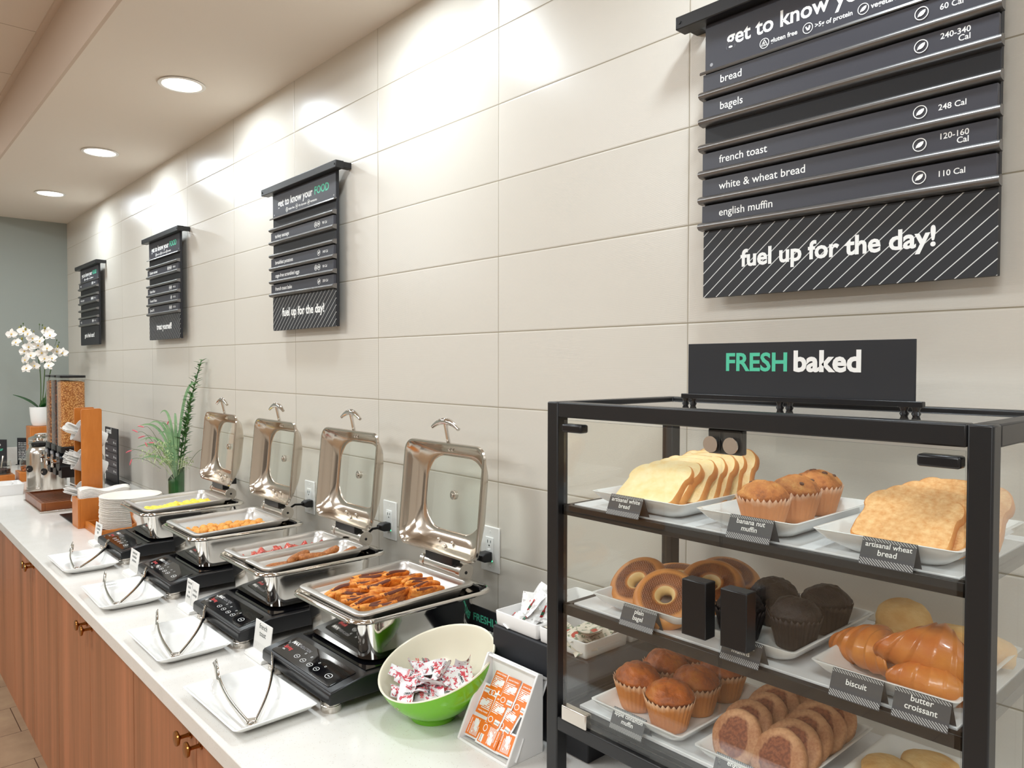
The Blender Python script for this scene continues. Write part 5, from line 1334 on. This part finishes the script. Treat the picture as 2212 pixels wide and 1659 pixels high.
for ci, (src, nm, z) in enumerate(((knf, 'knife', CUPZ[0]), (fk, 'fork', CUPZ[1]), (spn, 'spoon', CUPZ[2]))):
    q = random.Random(ci); lb = 'white plastic %s poking out of the %s cup of the wooden tower' % (nm, ['lowest', 'middle', 'top'][ci])
    for k in range(11):
        o = src if k == 0 else dup(src)
        if k == 0: tag(src, lb, nm, 'plastic %s in the tower' % {'knife': 'knives', 'fork': 'forks', 'spoon': 'spoons'}[nm])
        a = 2*PI*k/11; ox, oz = 0.022*math.cos(a)*(0.4 if k % 3 == 0 else 1), 0.022*math.sin(a)*(0.4 if k % 3 == 0 else 1)
        ax = Vector((0, -math.sin(math.radians(65)), math.cos(math.radians(65)))); vx = Vector((1, 0, 0)); vz = ax.cross(vx)*-1
        c = Vector((-3.12, -0.460, ZC+z))+ax*(0.022+q.uniform(-0.006, 0.012))+vx*ox+vz*oz
        o.matrix_world = Matrix.Translation(c) @ Matrix.Rotation(math.radians(65)+q.uniform(-0.12, 0.12), 4, 'X') @ Matrix.Rotation(PI/2, 4, 'X') @ Matrix.Rotation(-PI/2, 4, 'X') @ Matrix.Rotation(q.uniform(-1.2, 1.2), 4, 'Z') @ Matrix.Rotation(PI/2, 4, 'X')

# cereal dispenser
def cereal_mat(name, a, b_, c, sc, rough=0.7):
    b = N(name); b.set(rough=rough); v = b.coord('Object')
    vo = b.n('ShaderNodeTexVoronoi'); vo.inputs['Scale'].default_value = sc; vo.inputs['Randomness'].default_value = 1.0; b.L(v, vo.inputs['Vector'])
    h = b.math('ADD', vo.outputs['Distance'], b.math('MULTIPLY', b.noise(v, sc*0.6, 3), 0.5))
    b.base(b.ramp(h, [(0.30, c), (0.55, b_), (0.9, a)])); b.bump(b.math('SUBTRACT', 1.0, vo.outputs['Distance']), 1.0, 0.004); return b.m
CM = [cereal_mat('puffed_rice_cereal', (172, 104, 44), (232, 168, 96), (252, 214, 156), 150), cereal_mat('dark_flake_cereal', (50, 24, 14), (112, 62, 36), (170, 110, 70), 80), cereal_mat('bran_flake_cereal', (112, 62, 26), (186, 122, 66), (224, 172, 110), 75)]
t = thing('cereal_dispenser', 'cereal dispenser with three tall clear canisters of cereal', 'cereal dispenser', (0, 0, 0))
MB().box(-3.86, -3.40, -0.612, -0.36, ZC, ZC+0.010).build('stand_base', M['steel_satin'], t, bevel=0.002)
MB().box(-3.845, -3.425, -0.392, -0.372, ZC+0.0101, 1.235).build('back_plate', M['black_plastic'], t, bevel=0.004)
for k, x in enumerate((-3.495, -3.635, -3.775)):
    y = -0.450
    c = MB().loft([rr(0.118, 0.112, 0.016, z, x, y, 5) for z in (1.236, 1.59)], cap0=False, cap1=False)
    for (w, d, z0, z1) in (): pass
    cn = c.build('canister', M['acrylic'], t, smooth=60)
    MB().loft([rr(0.112, 0.106, 0.014, z, x, y, 5) for z in (1.238, 1.566)]+[rr(0.09, 0.085, 0.014, 1.572, x, y, 5)]).build('cereal', CM[k], cn, smooth=60)['kind'] = 'stuff'
    MB().loft([rr(0.122, 0.116, 0.016, 1.5901, x, y, 5), rr(0.124, 0.118, 0.016, 1.594, x, y, 5), rr(0.122, 0.116, 0.016, 1.602, x, y, 5)]).build('canister_lid', M['black_plastic'], t)
    h = MB().loft([rr(0.124, 0.118, 0.016, z, x, y, 5) for z in (1.205, 1.2358)])
    h.cyl((x, -0.515, 1.160), (x, -0.395, 1.160), 0.050, 28)
    h.prism([(x-0.042, 1.155), (x+0.042, 1.155), (x+0.036, 1.075), (x-0.036, 1.075)], 'Y', -0.505, -0.415)
    h.build('valve_housing', M['black_plastic'], t, bevel=0.002)
    MB().box(x-0.028, x+0.028, -0.5175, -0.515, 1.185, 1.20).build('name_plate', M['grey_ink'], t)
    kb = MB().cyl((x, -0.5155, 1.160), (x, -0.545, 1.160), 0.012, 20)
    for a in range(5):
        an = 2*PI*a/5+0.3; kb.cyl((x, -0.538, 1.160), (x+0.036*math.cos(an), -0.538, 1.160+0.036*math.sin(an)), 0.0062, 10, 0.0045)
    kb.build('turn_knob', M['chrome'], t, smooth=50)
t = thing('drip_tray', 'dark brown slatted wooden drip tray in front of the cereal dispenser', 'tray', (-3.63, -0.505, ZC+0.0103))
for (x0, x1, y0, y1) in ((-0.224, 0.224, -0.099, -0.083), (-0.224, 0.224, 0.083, 0.099), (-0.224, -0.208, -0.083, 0.083), (0.208, 0.224, -0.083, 0.083)):
    MB().box(x0, x1, y0, y1, 0, 0.040).build('rim_board', M['dark_wood'], t, bevel=0.0015)
for k in range(15):
    x = -0.196+0.028*k
    MB().box(x-0.0065, x+0.0065, -0.0829, 0.0829, 0.024, 0.032).build('slat', M['dark_wood'], t, bevel=0.001)

# stainless beverage dispensers
def airpot(x, y, r, h, label, spigot=True):
    t = thing('beverage_dispenser', label, 'beverage dispenser', (x, y, ZC), group='stainless beverage dispensers')
    MB().lathe([(r*0.97, 0), (r, 0.004), (r, 0.016), (r*0.985, 0.018), (r*0.985, 0.022), (r, 0.024), (r, h-0.05), (r*0.96, h-0.03), (r*0.80, h-0.012), (r*0.55, h)], 44).build('body', M['steel_satin'], t, smooth=40)
    MB().lathe([(r*0.55, h+0.0005), (r*0.62, h+0.004), (r*0.60, h+0.018), (r*0.2, h+0.026)], 36).build('lid', M['black_plastic'], t)
    if spigot:
        d = Vector((0.55, -0.83, 0)).normalized()
        MB().cyl(d*r*0.99+Vector((0, 0, h*0.50)), d*(r+0.004)+Vector((0, 0, h*0.50)), 0.020, 28).build('round_badge', M['black_plastic'], t)
        MB().cyl(d*(r+0.0045)+Vector((0, 0, h*0.50)), d*(r+0.014)+Vector((0, 0, h*0.50)), 0.005, 14).build('press_button', M['steel_satin'], t)
airpot(-4.255, -0.470, 0.066, 0.262, 'stainless beverage dispenser with black badge beside the jars')
airpot(-4.090, -0.425, 0.066, 0.256, 'stainless beverage dispenser with black badge behind the cereal valves')
airpot(-3.960, -0.255, 0.066, 0.235, 'plain stainless beverage dispenser tucked behind the cereal dispenser', False)
t = thing('coffee_urn', 'chrome lidded urn standing behind the jars near the grey wall', 'urn', (-4.95, -0.335, ZC))
MB().lathe([(0.075, 0), (0.078, 0.004), (0.078, 0.205), (0.083, 0.208), (0.083, 0.216), (0.078, 0.219)], 44).build('body', M['steel'], t, smooth=40)
MB().lathe([(0.079, 0.2195), (0.081, 0.224), (0.079, 0.236), (0.083, 0.240), (0.080, 0.252), (0.06, 0.262), (0.045, 0.268), (0.045, 0.276), (0.02, 0.282)], 44).build('lid', M['chrome'], t, smooth=40)
# orchid
t = thing('orchid_stand', 'honey wood block stand under the white orchid pot', 'stand', (-5.22, -0.300, ZC))
MB().box(-0.075, 0.075, -0.075, 0.075, 0, 0.312).build('block', M['bamboo'], t, bevel=0.003)
PZ = ZC+0.3123
t = thing('flower_pot', 'white ceramic flower pot on the wooden block by the grey wall', 'pot', (-5.22, -0.300, PZ))
MB().lathe([(0.042, 0), (0.048, 0.002), (0.058, 0.03), (0.064, 0.09), (0.066, 0.132), (0.064, 0.133), (0.061, 0.13), (0.060, 0.11)], 40).build('pot_wall', M['porcelain'], t, smooth=50)
MB().lathe([(0.0595, 0.108), (0.0595, 0.112), (0.02, 0.114)], 24).build('moss', M['leaf_mid'], t)
t = thing('orchid_plant', 'tall artificial orchid with white flowers in the white pot by the grey wall', 'orchid', (-5.22, -0.300, PZ+0.112))
R4, F4 = Vector((0.62, 0.785, 0)), Vector((-0.785, 0.62, 0))
def Q3(u, h, d=0.0): return R4*u+Z3*h+F4*d
M['petal'] = simple('white_petal', (250, 246, 240), 0.5, 0, (240, 232, 222), 20)
M['bud'] = simple('olive_bud', (150, 140, 52), 0.5)
M['throat'] = simple('yellow_throat', (232, 190, 84), 0.5)
st = [bez(Q3(0, 0), Q3(0.03, 0.38), Q3(-0.07, 0.54, 0.0), 18), bez(Q3(0.01, 0), Q3(0.05, 0.36), Q3(0.05, 0.54, -0.03), 18), bez(Q3(0.02, 0), Q3(0.07, 0.30), Q3(0.13, 0.46, 0), 18)]
for s in st: MB().tube(s, 0.0034, 7).build('flower_stem', M['stem'], t, smooth=60)
for (u, h, dd) in ((-0.10, 0.115, -0.03), (0.11, 0.10, -0.02), (0.03, 0.13, 0.09)):
    mb = MB(); leaf_at(mb, Q3(0, 0.0), Q3(u, h, dd), Z3, 0.19, 0.075, 0.25); o = mb.build('broad_leaf', M['leaf_dark'], t, smooth=180, norm=False); md = o.modifiers.new('thick', 'SOLIDIFY'); md.thickness = 0.002
q = random.Random(3)
FLW = [(-0.155, 0.53), (-0.125, 0.47), (-0.09, 0.55), (-0.045, 0.53), (-0.02, 0.50), (-0.095, 0.41), (-0.055, 0.44), (0.0, 0.45), (0.035, 0.48), (0.10, 0.52), (0.065, 0.545), (0.085, 0.43), (0.13, 0.41), (0.165, 0.40), (-0.075, 0.35), (-0.04, 0.38), (0.03, 0.40), (0.06, 0.36), (0.115, 0.36), (-0.06, 0.29), (-0.025, 0.31), (0.095, 0.31)]
for (u, h) in FLW:
    d = -0.035+q.uniform(-0.03, 0.03); c = Q3(u, h, d); nrm = (-F4+R4*q.uniform(-0.5, 0.5)+Z3*q.uniform(-0.3, 0.5)).normalized()
    ux = nrm.cross(Z3).normalized(); uy = ux.cross(nrm)*-1 if False else nrm.cross(ux)*-1
    mb = MB()
    for k, (an, L, w) in enumerate(((90, 0.040, 0.028), (215, 0.038, 0.026), (325, 0.038, 0.026), (10, 0.042, 0.040), (170, 0.042, 0.040))):
        a = math.radians(an+q.uniform(-8, 8)); dr = ux*math.cos(a)+uy*math.sin(a)+nrm*0.15
        leaf_at(mb, c+nrm*(0.001*k), dr, nrm, L, w, 0.18)
    f = mb.build('blossom', M['petal'], t, smooth=180, norm=False)
    MB().ball(c+nrm*0.006, 0.0058, 8, 6).build('throat', M['throat'], f)
for k, (u, h) in enumerate([(-0.115, 0.575), (-0.075, 0.567), (0.055, 0.575), (-0.10, 0.50), (0.14, 0.445), (-0.09, 0.605), (-0.105, 0.59), (0.02, 0.60), (0.04, 0.595), (0.135, 0.49), (0.15, 0.475), (-0.02, 0.552)]):
    mb = MB().ball(Q3(u, h, -0.03), 0.0085 if k < 5 else 0.0052, 9, 7, (0.8, 0.8, 1.2)).tube([Q3(u, h, -0.03), Q3(u*0.9-0.005, h-0.04, -0.02)], 0.0012, 5)
    mb.build('bud', M['bud'] if k < 5 or k == 11 else M['stem'], t, smooth=60)
# jars on wooden box, white bin, cards
t = thing('jar_box', 'honey wood box under the glass jar of crunchy topping', 'box', (-4.74, -0.445, ZC))
MB().box(-0.085, 0.085, -0.065, 0.075, 0, 0.058).build('block', M['bamboo'], t, bevel=0.002)
t2 = thing('jar_box', 'honey wood box under the glass jar of dark topping at the counter edge', 'box', (-4.74, -0.600, ZC))
MB().box(-0.085, 0.085, -0.065, 0.065, 0, 0.050).build('block', M['bamboo'], t2, bevel=0.002)
def jar(x, y, z, label, mat):
    t = thing('topping_jar', label, 'jar', (x, y, z), group='glass topping jars')
    MB().lathe([(0.050, 0), (0.056, 0.003), (0.058, 0.06), (0.054, 0.072), (0.056, 0.082), (0.053, 0.082), (0.051, 0.072), (0.055, 0.058), (0.053, 0.005)], 36).build('jar_glass', M['glass'], t, smooth=50)
    h = MB()
    def top(u, v): a = 2*PI*u; r = 0.0525*v; return (r*math.cos(a), r*math.sin(a), 0.046-0.02*v+0.008*mnoise.noise(Vector((r*math.cos(a)*80, r*math.sin(a)*80, 1))))
    h.grid(top, 30, 10, closeu=True); h.lathe([(0.0525, 0.006), (0.0525, 0.03)], 30, cap=False)
    h.build('topping', mat, t, smooth=180)['kind'] = 'stuff'
    MB().tube([(0.02, 0.0, 0.04), (0.0, 0.01, 0.085), (-0.012, 0.016, 0.112)], [0.0035, 0.003, 0.0055], 8).build('spoon_handle', M['steel'], t, smooth=60)
jar(-4.74, -0.440, ZC+0.0583, 'clear glass jar of crunchy orange topping on a wooden box', cereal_mat('granola', (120, 60, 22), (196, 112, 52), (230, 160, 92), 55))
jar(-4.74, -0.600, ZC+0.0503, 'clear glass jar of dark topping on a wooden box at the counter edge', cereal_mat('dark_topping', (30, 16, 14), (64, 36, 32), (96, 60, 52), 60))
t = thing('white_bin', 'white open rectangular bin at the front of the counter beside the drip tray', 'bin', (-4.205, -0.675, ZC))
R = lambda a, z, r: rr(0.190-2*a, 0.215-2*a, r, z, 0, 0, 4)
MB().loft([R(0.006, 0, 0.004), R(0, 0.062, 0.005), R(0.005, 0.062, 0.004), R(0.010, 0.006, 0.004)]).build('bin_wall', M['melamine'], t, bevel=0.001)
MB().tube([(0.06, 0.04, 0.02), (0.085, 0.05, 0.064), (0.094, 0.052, 0.078)], [0.003, 0.003, 0.006], 8).build('scoop_handle', M['melamine'], t, smooth=60)
def card(x, y, w, h, label, lines, cols, rz):
    t = thing('counter_card', label, 'sign', (x, y, ZC), (0, 0, rz), 'black cards near the grey wall')
    p = MB().box(-w/2, w/2, -0.002, 0.002, 0.004, h).build('panel', M['black_board'], t)
    MB().box(-w/2-0.002, w/2+0.002, -0.02, 0.025, 0, 0.004).build('base', M['black_plastic'], t)
    for k, s in enumerate(lines): text(s, M[cols[k]], p, (-w/2+0.008, -0.0024, h-0.045-0.036*k if len(lines) < 6 else h-0.040-0.0125*k), size=0.030 if len(lines) < 6 else None, fit=(w-0.016), bold=0.02)
card(-5.62, -0.495, 0.115, 0.196, 'black card with mint lettering standing by the grey wall at the counter edge', ['make', 'it your', 'way'], ['white_ink', 'mint_ink', 'white_ink'], math.radians(48))
card(-5.62, -0.335, 0.110, 0.198, 'black card full of small white text standing by the grey wall', ['allergen notice please', 'ask our team about', 'ingredients in the food', 'we serve some items', 'may contain nuts milk', 'eggs soy wheat or', 'fish before eating', 'tell us about any', 'food allergy thank', 'you for joining us', 'this morning'], ['white_ink']*11, math.radians(48))
# black stand sign by the wall
t = thing('menu_stand', 'black free standing menu sign on the counter against the tiled wall', 'sign', (-4.42, -0.072, ZC))
p = MB().box(0, 0.290, -0.004, 0.004, 0.006, 0.345).build('panel', M['black_board'], t, bevel=0.001)
MB().box(-0.010, 0.330, -0.050, 0.052, 0, 0.006).build('base', M['black_plastic'], t, bevel=0.001)
text('cereal', M['white_ink'], p, (0.03, -0.0044, 0.308), fit=0.12, bold=0.02)
for k in range(5):
    s = MB().box(0.003, 0.287, -0.0065, -0.0041, 0.238-0.045*k, 0.278-0.045*k).build('menu_strip', M['board_insert'], p)
    text(['granola', 'raisins', 'almonds', 'bananas', 'honey'][k], M['white_ink'], s, (0.02, -0.0067, 0.247-0.045*k), size=0.018)
    icon('leaf', s, 0.215, 0.256-0.045*k, 0.008, -0.0067); text(['110', '120', '160', '100', '60'][k]+' Cal', M['white_ink'], s, (0.232, -0.0067, 0.250-0.045*k), size=0.012)
